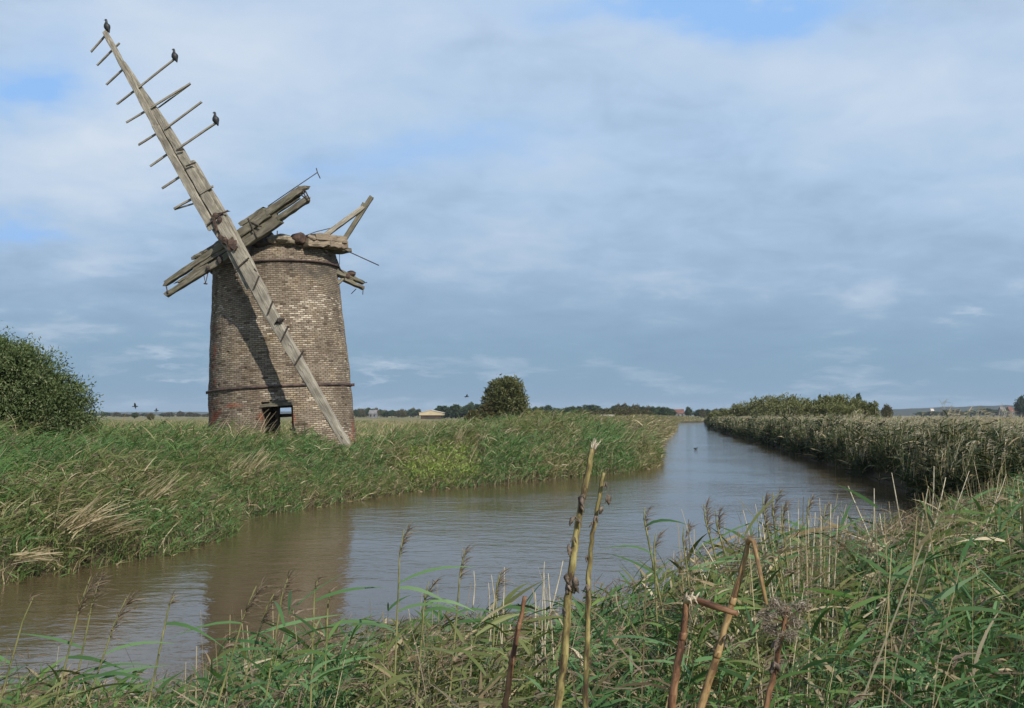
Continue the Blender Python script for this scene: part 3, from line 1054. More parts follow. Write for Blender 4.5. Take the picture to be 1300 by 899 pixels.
def cormorant(px, py, off, face, s, label):
    """perched upright; (px, py) is where its feet grip"""
    foot = sp(px, py, off)
    root = empty("cormorant", foot, label, "bird", "cormorants perched on the sail")
    f = Vector((face, 0.15, 0)).normalized()
    u = Vector((0, 0, 1))

    def P(a, b, c=0.0):
        return foot + (f * a + u * b + f.cross(u) * c) * s
    mb = MB()
    loft(mb, [P(-0.20, -0.20), P(-0.17, -0.10), P(-0.11, 0.02), P(-0.06, 0.14), P(-0.01, 0.28), P(0.03, 0.40), P(0.05, 0.50), P(0.045, 0.60), P(0.05, 0.68), P(0.08, 0.735), P(0.14, 0.75), P(0.17, 0.745)],
         [0.015, 0.045, 0.085, 0.125, 0.14, 0.115, 0.07, 0.05, 0.047, 0.055, 0.04, 0.012])
    for c in (-0.05, 0.05):
        loft(mb, [P(-0.01, 0.15, c), P(0.0, 0.05, c), P(0.02, 0.01, c), P(0.07, 0.0, c)], [0.035, 0.02, 0.018, 0.012], 6)
        loft(mb, [P(0.02, 0.42, c * 2.1), P(-0.04, 0.28, c * 2.7), P(-0.13, 0.05, c * 1.9), P(-0.18, -0.08, c)], [0.03, 0.05, 0.035, 0.008], 7)
    mb.build("body", M_BIRD, root, foot)
    bk = MB()
    loft(bk, [P(0.155, 0.748), P(0.21, 0.742), P(0.245, 0.725)], [0.017, 0.011, 0.005], 6)
    bk.build("beak", M_BEAK, root, foot)


cormorant(135.5, 38.5, 0.16, -1, 0.60, "black cormorant on the topmost tip of the mill sail")
cormorant(221.5, 76, 0.24, -1, 0.58, "black cormorant on the end of the highest long sail bar")
cormorant(273.5, 156.5, 0.26, -1, 0.58, "black cormorant on the long sail bar nearest the mill tower")
cormorant(229.5, 221, -0.02, 1, 0.40, "black bird half hidden behind the sail timber above a short bar")


def flyer(px, py, Y, s, tilt, label):
    c = at(px, py, Y)
    mb = MB()
    f = Vector((1, 0.3, 0.05)).normalized()
    r = Vector((-0.3, 1, 0)).normalized()
    u = f.cross(r).normalized()
    u, r = (u * math.cos(tilt) + r * math.sin(tilt)), (r * math.cos(tilt) - u * math.sin(tilt))
    mb.tube([c - f * 0.35 * s, c - f * 0.2 * s, c, c + f * 0.2 * s, c + f * 0.3 * s, c + f * 0.38 * s], [0.05 * s, 0.05 * s, 0.1 * s, 0.08 * s, 0.05 * s, 0.01 * s], 8)
    for sd in (-1, 1):
        rings, us = [], []
        for k, (o, upk, ch) in enumerate(((0.05, 0.0, 0.24), (0.3, 0.16, 0.22), (0.55, 0.17, 0.15), (0.8, 0.05, 0.03))):
            m = c + r * sd * o * s + u * upk * s
            rings.append([m + f * ch * 0.5 * s, m + u * 0.02 * s, m - f * ch * 0.5 * s, m - u * 0.015 * s])
            us.append(k * 0.2)
        mb.rings(rings, us)
    o = mb.build("bird", M_BIRD, None, c)
    tag(o, label, "bird")


flyer(171.5, 516, 120, 0.95, 0.5, "dark bird flying low above the fields, nearer to the big leafy bush")
flyer(198.5, 521.5, 130, 0.85, -0.4, "dark bird flying low above the fields, nearer to the brick mill")
flyer(592.5, 503.5, 170, 1.1, 0.3, "small bird in flight in the sky beside the lone round tree")

# coot on the water
c = at(883.5, 570.5, 2.5 / ((570.5 - 527) / F))
mb = MB()
mb.tube([c + Vector((-0.16, 0, 0.06)), c + Vector((-0.12, 0, 0.05)), c + Vector((-0.03, 0, 0.05)), c + Vector((0.05, 0, 0.05)), c + Vector((0.08, 0, 0.09)), c + Vector((0.09, 0, 0.13)), c + Vector((0.115, 0, 0.135)), c + Vector((0.15, 0, 0.125))],
        [0.012, 0.045, 0.07, 0.055, 0.03, 0.033, 0.027, 0.006], 9)
co = mb.build("water_bird", M_BIRD, None, c)
tag(co, "small dark water bird swimming far out on the river", "bird")


# ------------------------------------------------------------------ trees and bushes
def crown_rb(blobs, nleaf, leaf, pal, seed, clump=0.22, per=14):
    r = np.random.default_rng(seed)
    B = np.array(blobs, float)                      # cx, cy, cz, rx, ry, rz
    wt = (B[:, 3] * B[:, 5]) ** 1.0
    ncl = max(8, nleaf // per)
    bi = r.choice(len(B), ncl, p=wt / wt.sum())
    dirs = r.normal(size=(ncl, 3))
    dirs /= np.linalg.norm(dirs, axis=1, keepdims=True)
    rad = r.uniform(0.25, 1.0, ncl) ** 0.45 * r.uniform(0.88, 1.10, ncl)
    cc = B[bi, :3] + dirs * B[bi, 3:] * rad[:, None]
    tone = r.random(ncl)
    li = np.repeat(np.arange(ncl), per)
    n = len(li)
    mean_r = B[bi[li], 3:].mean(1)
    P = cc[li] + r.normal(size=(n, 3)) * (mean_r * clump * 0.45)[:, None]
    D = dirs[li] * 0.6 + r.normal(size=(n, 3)) * 0.7 + np.array([0, 0, 0.15])
    pal = np.array(pal, float)
    tt = np.clip(tone[li] * 0.6 + r.random(n) * 0.5 - 0.05, 0, 1) * (len(pal) - 1)
    i0 = np.minimum(tt.astype(int), len(pal) - 2)
    fr = (tt - i0)[:, None]
    C = pal[i0] * (1 - fr) + pal[i0 + 1] * fr
    rb = RB()
    Lf = leaf * r.uniform(0.7, 1.35, n)
    rb.add(P, D, Lf, r.normal(size=(n, 3)) * (Lf * 0.18)[:, None], Lf * 0.42, [0.35, 1.0, 0.1], C)
    return rb


def trunk_mb(h, r0, blobs, seed):
    r = random.Random(seed)
    mb = MB()
    mb.tube([(0, 0, -0.3), (0.02, 0, h * 0.15), (0.04 * h, 0.02 * h, h * 0.45), (0.03 * h, 0.0, h * 0.8)], [r0 * 1.3, r0, r0 * 0.7, r0 * 0.25], 8, 0.08)
    for b in blobs:
        z0 = h * r.uniform(0.12, 0.4)
        s = Vector((0.02 * h, 0.01 * h, z0))
        e = Vector(b[:3]) + Vector((0, 0, b[5] * 0.3))
        m = s.lerp(e, 0.5) + Vector((r.uniform(-.06, .06) * h, r.uniform(-.06, .06) * h, 0.04 * h))
        mb.tube([s, m, e], [r0 * 0.5, r0 * 0.32, r0 * 0.08], 6, 0.08)
        for _ in range(3):
            e2 = Vector(b[:3]) + Vector((r.uniform(-.7, .7) * b[3], r.uniform(-.7, .7) * b[4], r.uniform(-.3, .7) * b[5]))
            mb.tube([m, m.lerp(e2, 0.55) + Vector((0, 0, 0.03 * h)), e2], [r0 * 0.22, r0 * 0.14, r0 * 0.04], 5)
    return mb


def make_tree(name, loc, blobs, h, r0, nleaf, leaf, pal, seed, label, cat, group=None, per=14, clump=0.22):
    t = empty(name, loc, label, cat, group)
    trunk_mb(h, r0, blobs, seed).build("trunk", M_BARK, t)
    crown_rb(blobs, nleaf, leaf, pal, seed, clump, per).build("crown", M_TREE, t)
    return t


PAL_WILLOW = [(0.035, 0.055, 0.018), (0.065, 0.095, 0.034), (0.105, 0.14, 0.055), (0.19, 0.21, 0.11)]
PAL_DARK = [(0.03, 0.05, 0.022), (0.05, 0.078, 0.032), (0.075, 0.11, 0.045)]
PAL_OLIVE = [(0.085, 0.10, 0.034), (0.135, 0.145, 0.05), (0.19, 0.195, 0.08)]
PAL_BROWN = [(0.055, 0.05, 0.022), (0.095, 0.085, 0.036), (0.13, 0.125, 0.055)]


def gz(x, y):
    return float(height(np.array([x]), np.array([y]))[0])


# big bush at the frame's edge
r_ = random.Random(5)
bl = [(0, 0, 1.9, 1.7, 1.6, 1.7), (-1.5, 0.2, 2.3, 1.6, 1.6, 1.9), (1.2, -0.1, 1.35, 1.3, 1.3, 1.3), (0.6, -0.5, 2.35, 1.1, 1.1, 1.0), (-0.6, -0.7, 1.2, 1.5, 1.2, 1.2), (-2.9, 0.3, 2.0, 1.5, 1.5, 1.8), (2.0, 0.1, 0.75, 0.8, 0.9, 0.8), (1.5, 0.2, 2.0, 0.7, 0.7, 0.6), (-0.5, 0.3, 3.1, 1.0, 1.0, 0.7), (-1.7, 0, 3.4, 1.0, 1.0, 0.7)]
for _ in range(12):
    b0 = r_.choice(bl[:6])
    a, e = r_.uniform(-0.3, PI + 0.3), r_.uniform(0, 1.2)
    bl.append((b0[0] + math.cos(a) * b0[3] * 0.9 * math.cos(e), b0[1] - 0.4, b0[2] + math.sin(e) * b0[5] * 0.85, 0.5, 0.5, 0.42))
pb = at(20, 560, 30)
make_tree("willow_bush", (pb.x - 0.1, 30, gz(pb.x, 30) + 0.1), bl, 4.2, 0.16, 120000, 0.085, PAL_WILLOW, 51, "big dense dark green bush on the reedy bank beside the brick mill", "bush", None, 34, 0.24)

# lone round tree beyond the reeds and the scrub at its foot
p = at(641, 527, 95)
make_tree("willow_tree", (p.x, 95, gz(p.x, 95)), [(0, 0, 3.3, 1.9, 1.9, 1.8), (0.5, 0, 4.2, 1.3, 1.3, 1.0), (-0.6, 0, 3.9, 1.2, 1.2, 1.1), (0.9, -0.3, 2.6, 1.3, 1.3, 1.4), (-1.1, 0, 2.4, 1.2, 1.2, 1.3), (0.1, -0.4, 4.6, 0.9, 0.9, 0.6), (0, 0, 1.6, 1.9, 1.7, 1.2)],
          5.0, 0.16, 15000, 0.24, [(0.06, 0.07, 0.026), (0.095, 0.105, 0.038), (0.15, 0.15, 0.065)], 61, "lone round willow tree standing above the reeds in mid distance", "tree")
SCRUB = [(616, 511, 24, 94, PAL_BROWN), (664, 515, 22, 96, PAL_OLIVE), (686, 521, 26, 99, PAL_OLIVE), (600, 521, 16, 92, PAL_BROWN), (708, 524, 16, 103, PAL_BROWN)]
for i, (px, py, wpx, Y, pal) in enumerate(SCRUB):
    c = at(px, py, Y)
    w = wpx / F * Y / 2
    h = c.z - gz(c.x, Y)
    make_tree("scrub_bush", (c.x, Y, gz(c.x, Y)), [(0, 0, h * 0.55, w, w, h * 0.45), (w * 0.4, 0, h * 0.4, w * 0.7, w, h * 0.4), (-w * 0.5, 0, h * 0.4, w * 0.6, w, h * 0.4)], h * 0.8, 0.07, 2600, 0.24, pal, 70 + i,
              ["brown scrub bush touching the lone round tree on its mill side", "olive scrub bush touching the lone round tree on its river side", "low olive bush second along from the lone tree towards the river",
               "small low brown bush on the mill side of the lone tree's scrub", "small brown bush at the river end of the lone tree's scrub"][i], "bush", "scrub around the lone tree")

# willow scrub on the far side of the river
RSC = [(925, 519, 30, 175, 1), (948, 512, 40, 165, 1), (972, 503.5, 44, 160, 1), (993, 501, 42, 158, 1), (1012, 507, 40, 150, 2), (1034, 508, 38, 152, 2), (1053, 502, 40, 150, 2), (1072, 501.5, 44, 148, 2), (1093, 509, 36, 146, 2), (1106, 517, 14, 145, 2), (985, 514, 60, 148, 1), (1060, 513, 60, 142, 2), (908, 523, 18, 185, 1)]
RLAB = ["low dull bush at the river end of the far scrub, second in line", "dull green bush third from the river end of the far scrub", "grey green bush fourth from the river end of the far scrub", "tallest grey green bush of the far scrub's river half",
        "olive bush in the dip between the two humps of the scrub", "olive bush where the scrub's second hump begins to rise", "tall olive bush on the crest of the scrub's second hump", "broad tall olive bush on the far scrub's second hump",
        "yellowish bush on the falling slope of the far scrub", "smallest olive bush at the field end of the far scrub", "wide dull bush in front of the scrub's first hump", "wide olive bush in front of the scrub's second hump", "tiny low bush at the river tip of the far scrub"]
for i, (px, py, wpx, Y, k) in enumerate(RSC):
    c = at(px, py, Y)
    w = wpx / F * Y / 2
    g0 = gz(c.x, Y)
    h = c.z - g0
    pal = PAL_OLIVE if k == 2 else [(0.095, 0.105, 0.045), (0.15, 0.16, 0.065), (0.21, 0.21, 0.09)]
    bls = [(0, 0, h * 0.5, w, w * 0.8, h * 0.5), (w * 0.5, -0.3, h * 0.42, w * 0.6, w * 0.7, h * 0.42), (-w * 0.45, 0.2, h * 0.45, w * 0.6, w * 0.7, h * 0.42)]
    rr = random.Random(i)
    for _ in range(5):
        bls.append((rr.uniform(-.8, .8) * w, rr.uniform(-.6, .2) * w, h * rr.uniform(0.6, 0.92), w * 0.28, w * 0.28, h * 0.14))
    make_tree("willow_bush", (c.x, Y, g0), bls, h * 0.8, 0.1, 6000, 0.30, pal, 90 + i, RLAB[i], "bush", "willow scrub across the river")

# prototypes for the distant trees
FAR = []
for k, (bls, h, pal) in enumerate([
    ([(0, 0, 5.4, 3.2, 3.2, 2.8), (1.6, 0, 4.2, 2.4, 2.4, 2.2), (-1.7, 0, 4.4, 2.4, 2.4, 2.2), (0.3, 0, 7.2, 2.0, 2, 1.6)], 8.8, PAL_DARK),
    ([(0, 0, 3.6, 4.2, 3.2, 2.6), (2.6, 0, 3.0, 2.6, 2.4, 2.3), (-2.6, 0, 2.8, 2.6, 2.4, 2.2), (-0.6, 0, 5.2, 2.2, 2, 1.5)], 6.6, PAL_BROWN),
    ([(0, 0, 4.6, 2.4, 2.4, 3.4), (0.4, 0, 7.2, 1.5, 1.5, 1.9), (-0.7, 0, 3.0, 1.9, 1.9, 2.2)], 9.0, PAL_DARK)]):
    FAR.append((bls, h, pal))
protos = {}


def far_tree(px, top, wpx, Y, k, label, group):
    c = at(px, top, Y)
    g0 = gz(c.x, Y)
    h = c.z - g0
    wid = wpx / F * Y
    bls, h0, pal = FAR[k]
    w0 = max(b[0] + b[3] for b in bls) - min(b[0] - b[3] for b in bls)
    sc = (wid / w0, wid / w0, h / h0)
    if k not in protos:
        t = make_tree("field_tree", (c.x, Y, g0), bls, h0 * 0.85, 0.3, 2600, 0.75, pal, 140 + k, label, "tree", group, 10, 0.2)
        t.scale = sc
        protos[k] = t
    else:
        t = copy_tree(protos[k], (c.x, Y, g0), sc, random.uniform(0, 6.28), label)
        t["group"] = group


def line(n, x0, x1, topf, wf, Y, ks, lab, group, seed):
    r = random.Random(seed)
    for i in range(n):
        x = x0 + (x1 - x0) * (i + 0.5) / n + r.uniform(-0.3, 0.3) * (x1 - x0) / n
        far_tree(x, topf(x) + r.uniform(-1.6, 1.2), wf * r.uniform(0.8, 1.3), Y * r.uniform(0.94, 1.06), r.choice(ks), lab, group)


itp = lambda xs, ys: (lambda x: float(np.interp(x, xs, ys)))
line(15, 92, 270, itp([92, 150, 165, 215, 265], [523, 525, 524, 523.5, 525]), 15, 800, [0, 1], "distant blue green tree on the horizon between bush and mill", "trees on the horizon beside the big bush", 1)
far_tree(171, 524.5, 11, 420, 0, "small dark bush in the field just below the two flying birds", "single bushes in the field")
far_tree(191.5, 525.0, 14, 300, 1, "grey green bush alone in the field between big bush and mill", "single bushes in the field")
line(18, 448, 532, itp([448, 470, 500, 532], [519, 519.5, 521.5, 519]), 13, 650, [0, 0, 1], "distant dark tree in the wood just beside the mill tower", "trees in the wood behind the barn", 2)
line(13, 556, 622, itp([556, 572, 590, 600, 622], [516, 515.5, 516, 511.5, 518]), 15, 480, [0, 0, 2], "dark blue green tree between the pale barn and lone tree", "trees between the barn and the lone tree", 3)
far_tree(597, 524, 8, 330, 2, "small pale bush in front of the dark trees beyond the barn", "single bushes in the field")
line(17, 664, 780, itp([664, 690, 710, 745, 780], [520, 515, 519, 514.5, 521]), 16, 470, [0, 0, 2], "distant green tree on the river side of the lone tree", "far trees on the river side of the lone tree", 4)
line(14, 712, 830, itp([712, 740, 790, 800, 830], [524, 521, 520, 518, 524]), 20, 300, [1], "brown green hedge tree in front of the farther trees", "hedge trees before the river bend", 5)
line(13, 776, 856, itp([776, 787, 800, 830, 856], [517, 513, 516, 516, 521]), 15, 420, [0, 1, 0], "tree in the clump just short of the river bend", "trees short of the river bend", 6)
far_tree(874, 517, 11, 520, 0, "small dark tree standing alone right at the river's end", "single trees past the river")
line(7, 884, 925, itp([884, 925], [521.5, 519.5]), 12, 520, [0, 1], "low dark tree on the horizon beyond the end of river", "trees beyond the river's end", 7)
far_tree(1090, 501, 11, 210, 2, "thin pointed tree rising behind the olive scrub's second hump", "trees behind the far scrub")
far_tree(1082, 507, 9, 215, 2, "short pointed tree behind the crest of the olive scrub", "trees behind the far scrub")
far_tree(1041, 502.5, 7, 230, 2, "tiny treetop poking up between the two humps of scrub", "trees behind the far scrub")
far_tree(1126, 514.5, 18, 260, 1, "small round dark bush alone in the pale reeds past the scrub", "single bushes in the field")
line(9, 1165, 1300, itp([1165, 1300], [522, 519.5]), 24, 900, [0, 1], "dark tree in the low belt below the horizon ridge", "tree belt below the ridge", 8)
far_tree(1298, 503, 22, 520, 0, "tall dark tree at the field's edge near the far houses", "single trees past the river")

# ------------------------------------------------------------------ far buildings
M_CREAM = noisy_mat("cream_sheet", (0.40, 0.33, 0.20), (0.48, 0.40, 0.26), 0.6, 0.7, 0, 0.3, 0)
M_BROWNB = noisy_mat("brown_boards", (0.035, 0.025, 0.02), (0.075, 0.05, 0.04), 0.8, 0.8, 0, 0.2, 0)
M_WALLP = noisy_mat("pale_render", (0.42, 0.38, 0.34), (0.52, 0.48, 0.43), 0.5, 0.9, 0, 0.2, 0)
M_REDR = noisy_mat("red_tiles", (0.12, 0.06, 0.045), (0.19, 0.09, 0.07), 0.7, 0.8, 0, 0.2, 0)
M_GREYR = noisy_mat("grey_roof", (0.12, 0.12, 0.125), (0.22, 0.21, 0.21), 0.6, 0.8, 0, 0.2, 0)
M_DARKW = noisy_mat("window_glass", (0.015, 0.018, 0.022), (0.03, 0.035, 0.04), 1.0, 0.2, 0, 0.5, 0)


def box_mb(c, sx, sy, z0, z1):
    mb = MB()
    mb.rings([[Vector((c[0] + a * sx / 2, c[1] + b * sy / 2, z)) for a, b in ((-1, -1), (1, -1), (1, 1), (-1, 1))] for z in (z0, z1)], [0, z1 - z0], smooth=False)
    return mb


def gable_mb(c, sx, sy, z0, z1, over):
    """roof with its ridge along x; a closed slab"""
    mb = MB()
    ring = lambda x: [Vector((x, c[1] - sy / 2 - over, z0)), Vector((x, c[1], z1)), Vector((x, c[1] + sy / 2 + over, z0)), Vector((x, c[1], z1 - 0.35))]
    mb.rings([ring(c[0] - sx / 2 - over), ring(c[0] + sx / 2 + over)], [0, sx], smooth=False)
    return mb


def house(name, px, base_y, top_y, wpx, Y, wall, roof, label, cat, wins, deep=7.0, eave=0.55):
    b, t = at(px, base_y, Y), at(px, top_y, Y)
    z0 = gz(b.x, Y) - 0.1
    w = wpx / F * Y
    h = t.z - z0
    root = empty(name, (b.x, Y, z0), label, cat)
    ze = z0 + h * eave
    box_mb((b.x, Y), w, deep, z0, ze).build("wall", wall, root, (b.x, Y, z0))
    gm = gable_mb((b.x, Y), w, deep, ze - 0.02, z0 + h, 0.3)
    for sx in (-1, 1):      # gable ends
        x = b.x + sx * (w / 2 - 0.02)
        gm.v.extend([(x, Y - deep / 2, ze), (x, Y + deep / 2, ze), (x, Y, z0 + h - 0.2)])
        gm.f.append((len(gm.v) - 3, len(gm.v) - 2, len(gm.v) - 1))
        gm.uv.append(((0, 0), (1, 0), (0.5, 1)))
        gm.smooth.append(False)
    gm.build("roof", roof, root, (b.x, Y, z0))
    for i in range(wins):
        x = b.x + w * ((i + 0.5) / wins - 0.5)
        box_mb((x, Y - deep / 2 - 0.03), min(1.2, w / wins * 0.4), 0.1, z0 + (ze - z0) * 0.35, z0 + (ze - z0) * 0.8).build("window", M_DARKW, root, (b.x, Y, z0))


def barn():
    px, Y = 547, 400
    b = at(px, 533.5, Y)
    z0 = gz(b.x, Y) - 0.1
    w = 29.5 / F * Y
    top, eave, low = at(px, 521.0, Y).z, at(px, 524.3, Y).z, at(px, 527.3, Y).z
    root = empty("barn", (b.x, Y, z0), "cream gabled barn with dark lower boards beside the distant wood", "barn")
    box_mb((b.x, Y + 6), w * 0.86, 12, z0, low).build("wall", M_BROWNB, root, (b.x, Y, z0))
    mb = MB()
    ring = lambda y: [Vector((b.x - w / 2, y, low)), Vector((b.x + w / 2, y, low)), Vector((b.x + w / 2, y, eave)), Vector((b.x, y, top)), Vector((b.x - w / 2, y, eave))]
    mb.rings([ring(Y - 0.4), ring(Y + 12)], [0, 12], smooth=False)
    mb.build("gable", M_CREAM, root, (b.x, Y, z0))
    mb = MB()
    ring = lambda y: [Vector((b.x - w / 2 - .25, y, eave)), Vector((b.x, y, top + 0.02)), Vector((b.x + w / 2 + .25, y, eave)), Vector((b.x + w / 2 + .25, y, eave + .15)), Vector((b.x, y, top + 0.2)), Vector((b.x - w / 2 - .25, y, eave + .15))]
    mb.rings([ring(Y - 0.6), ring(Y + 12.2)], [0, 12], smooth=False)
    mb.build("roof", M_WALLP, root, (b.x, Y, z0))


barn()
house("house", 474, 530, 520.5, 9, 560, M_GREYR, M_GREYR, "grey roofed pale house among the trees beside the mill", "house", 2)
house("shed", 771, 532, 526.5, 14, 265, M_WALLP, M_WALLP, "low pale shed in front of the brown hedge trees", "shed", 1, 5.0)
house("cottage", 860, 526, 519.5, 15, 560, M_GREYR, M_REDR, "red roofed cottage at the far end of the river", "house", 3)
house("house", 1183, 522.5, 518.8, 3.5, 1100, M_WALLP, M_WALLP, "tiny pale house alone below the ridge", "house", 1)
house("house", 1272, 521, 516.5, 5, 700, M_GREYR, M_GREYR, "grey roofed house below the ridge near the field's edge tree", "house", 2)
house("house", 1282, 521, 516.5, 5, 720, M_GREYR, M_REDR, "red roofed house right next to the field's edge tree", "house", 2)


# ------------------------------------------------------------------ reeds and grass
WIND = np.array([1.0, 0.25, 0.0])
GREEN = np.array([[0.055, 0.105, 0.024], [0.085, 0.15, 0.036], [0.115, 0.185, 0.050], [0.15, 0.195, 0.058]])
BLUEG = np.array([[0.045, 0.10, 0.032], [0.075, 0.145, 0.048], [0.12, 0.20, 0.080]])
OLIVE = np.array([[0.085, 0.105, 0.030], [0.13, 0.145, 0.046], [0.18, 0.185, 0.068]])
GREEN, BLUEG, OLIVE = (p_ * np.array([0.97, 1.03, 1.15]) for p_ in (GREEN, BLUEG, OLIVE))
STRAW = np.array([[0.22, 0.17, 0.095], [0.34, 0.28, 0.17], [0.48, 0.41, 0.29]])
PLUME = np.array([[0.10, 0.072, 0.05], [0.17, 0.13, 0.095], [0.26, 0.21, 0.16]])


def pick(pal, n, r=rng):
    t = r.random(n) * (len(pal) - 1)
    i = np.minimum(t.astype(int), len(pal) - 2)
    f = (t - i)[:, None]
    return pal[i] * (1 - f) + pal[i + 1] * f


def scatter(poly_fn, x0, x1, y0, y1, dens):
    n = int((x1 - x0) * (y1 - y0) * dens)
    x, y = rng.uniform(x0, x1, n), rng.uniform(y0, y1, n)
    m = poly_fn(x, y)
    return x[m], y[m]


def tint(pal_a, pal_b, f, n):
    return np.where((rng.random(n) < f)[:, None], pick(pal_b, n), pick(pal_a, n))


def reeds(rb, x, y, z, H, nl, leafL, leafW, drystem=0.35, dry=0.25, plume=0.4, lean_=0.22, pal=GREEN, K=3, stemW=0.008, spread=1.0, pl_scale=1.0, wind=0.5, droop=0.8, ppal=None):
    n = len(x)
    if n == 0:
        return
    p = np.stack([x, y, z], 1)
    up = np.stack([rng.normal(0, 0.10, n), rng.normal(0, 0.10, n), np.ones(n)], 1)
    up /= np.linalg.norm(up, axis=1, keepdims=True)
    ln = (WIND[None] * rng.uniform(0.2, 1.3, n)[:, None] + rng.normal(0, 0.35, (n, 3)) * np.array([1, 1, 0])) * (lean_ * H)[:, None]
    ln[:, 2] -= 0.15 * H * lean_ * 2
    scol = tint(pal, STRAW, drystem, n)
    rb.add(p, up, H, ln, np.full(n, stemW), [1.0, 0.9, 0.75, 0.5], scol)
    # leaves
    idx = np.repeat(np.arange(n), nl)
    m = len(idx)
    t = rng.uniform(0.18, 1.0, m)
    lp = p[idx] + up[idx] * (H[idx] * t)[:, None] + ln[idx] * (t * t)[:, None]
    az = np.where(rng.random(m) < wind, rng.normal(0.2, 0.55, m), rng.uniform(0, 2 * PI, m))
    el = rng.normal(0.75, 0.3, m)
    d = np.stack([np.cos(az) * np.cos(el) * spread, np.sin(az) * np.cos(el) * spread, np.sin(el)], 1)
    L = leafL * rng.uniform(0.55, 1.25, m) * np.clip(H[idx] / 0.9, 0.5, 1.25)
    bend = np.stack([np.cos(az) * 0.25 * L, np.sin(az) * 0.25 * L, -rng.uniform(0.12 * droop, droop, m) * L], 1)
    lc = tint(pal, STRAW, dry * np.where(t < 0.45, 1.7, 0.7), m)
    lc = lc * rng.uniform(0.85, 1.15, m)[:, None]
    prof = [0.55, 1.0, 0.75, 0.08] if K == 3 else ([0.5, 0.95, 1.0, 0.75, 0.42, 0.04] if K > 3 else [0.7, 1.0, 0.1])
    rb.add(lp, d, L, bend, leafW * rng.uniform(0.7, 1.3, m), prof, lc)
    # seed heads
    has = np.where(rng.random(n) < plume)[0]
    if len(has):
        per = 6 if K >= 3 else 3
        hi = np.repeat(has, per)
        q = len(hi)
        tip = p[hi] + up[hi] * H[hi][:, None] + ln[hi]
        tip = tip - np.stack([np.zeros(q), np.zeros(q), rng.uniform(0, 0.10, q) * pl_scale], 1)
        az = rng.normal(0.2, 0.7, q)
        el = rng.normal(0.95, 0.35, q)
        d = np.stack([np.cos(az) * np.cos(el), np.sin(az) * np.cos(el), np.sin(el)], 1)
        L = rng.uniform(0.10, 0.2, q) * pl_scale
        bend = np.stack([0.5 * L, 0.1 * L, -0.5 * L], 1)
        rb.add(tip, d, L, bend, 0.016 * pl_scale * rng.uniform(0.7, 1.4, q), [0.5, 1.0, 0.2], pick(PLUME if ppal is None else ppal, q))


def blades(rb, x, y, z, H, w, pal, dry=0.25, lean_=0.35, K=3):
    n = len(x)
    if n == 0:
        return
    p = np.stack([x, y, z], 1)
    az = rng.uniform(0, 2 * PI, n)
    d = np.stack([np.cos(az) * 0.35, np.sin(az) * 0.35, np.ones(n)], 1)
    b = (WIND[None] * rng.uniform(0, 1.2, n)[:, None] + rng.normal(0, 0.6, (n, 3)) * np.array([1, 1, 0])) * (lean_ * H)[:, None]
    b[:, 2] -= 0.25 * H * rng.random(n)
    rb.add(p, d, H, b, w, [1.0, 0.8, 0.06] if K == 2 else [1, 0.95, 0.6, 0.05], tint(pal, STRAW, dry, n) * rng.uniform(0.8, 1.2, n)[:, None])


def pxof(x, y):
    return 650 + F * x / np.maximum(y, 0.1)


def left_side(x, y):
    """on the mill's side of the river"""
    lx = np.interp(y, [p[1] for p in LEFT], [p[0] for p in LEFT])
    return x < lx + 0.3


def in_mill(x, y, m=2.75):
    return (x - BASE.x) ** 2 + (y - BASE.y) ** 2 < m * m


# --- bank below the mill
rb = RB()
sel = lambda x, y: left_side(x, y) & (river_sd(x, y) > -0.25) & (river_sd(x, y) < 13) & ~in_mill(x, y)
x, y = scatter(sel, -34, 14, 8, 66, 36)
d = river_sd(x, y)
keep = rng.random(len(x)) < np.interp(d, [0, 4, 8, 13], [1, 0.9, 0.5, 0.3]) * np.interp(y, [12, 40, 66], [1, 0.8, 0.55])
qv = pxof(x, y)
vis = (qv > -700) & (qv < 1000) & (rng.random(len(x)) < np.interp(qv, [-350, -80], [0.35, 1]))
x, y, d = x[keep & vis], y[keep & vis], d[keep & vis]
q = pxof(x, y)
# how tall the growth stands along the bank
tall = np.interp(q, [-60, 60, 150, 250, 330, 385, 422, 465, 500, 540, 590, 640, 760, 840, 1000], [1.2, 1.15, 1.1, 0.98, 0.92, 0.80, 0.50, 0.55, 0.85, 0.85, 1.05, 1.3, 1.42, 1.45, 1.45])
edge = np.interp(d, [-0.3, 0.3, 1.6, 4.0, 7, 13], [0.45, 0.55, 0.78, 1.0, 1.0, 0.9])
H = tall * edge * rng.uniform(0.72, 1.12, len(x)) * (0.62 + 0.5 * patch(x, y, 4.5, 15) + 0.34 * patch(x, y, 1.9, 16))
weed = np.exp(-((q - 562) / 46) ** 4) * (d < 4.6)                # a gap of low green weeds
H = np.where(weed > 0.3, np.minimum(H, 0.22 + 0.12 * np.maximum(d, 0) * rng.random(len(x))), H)
z = height(x, y)
gr = patch(x, y, 5, 41)
gr = gr + rng.normal(0, 0.13, len(x))
LB = BLUEG * 0.5 + GREEN[:3] * 0.5
for m, pal, dry, plume in ((gr > 0.56, LB, 0.08, 0.10), ((gr <= 0.56) & (gr > 0.40), GREEN, 0.14, 0.2), (gr <= 0.40, OLIVE, 0.22, 0.32)):
    near = y < 33
    reeds(rb, x[m & near], y[m & near], z[m & near], H[m & near], 8, 0.40, 0.021, 0.25, dry, plume, 0.22, pal, 3, 0.009, 0.8, 0.8, 0.45, 0.5)
    far = (y >= 33) & m
    reeds(rb, x[far], y[far], z[far], H[far], 8, 0.42, 0.026, 0.35, dry * 1.4, plume * 1.3, 0.18, pal, 2, 0.014, 0.75, 1.0, 0.4, 0.5)
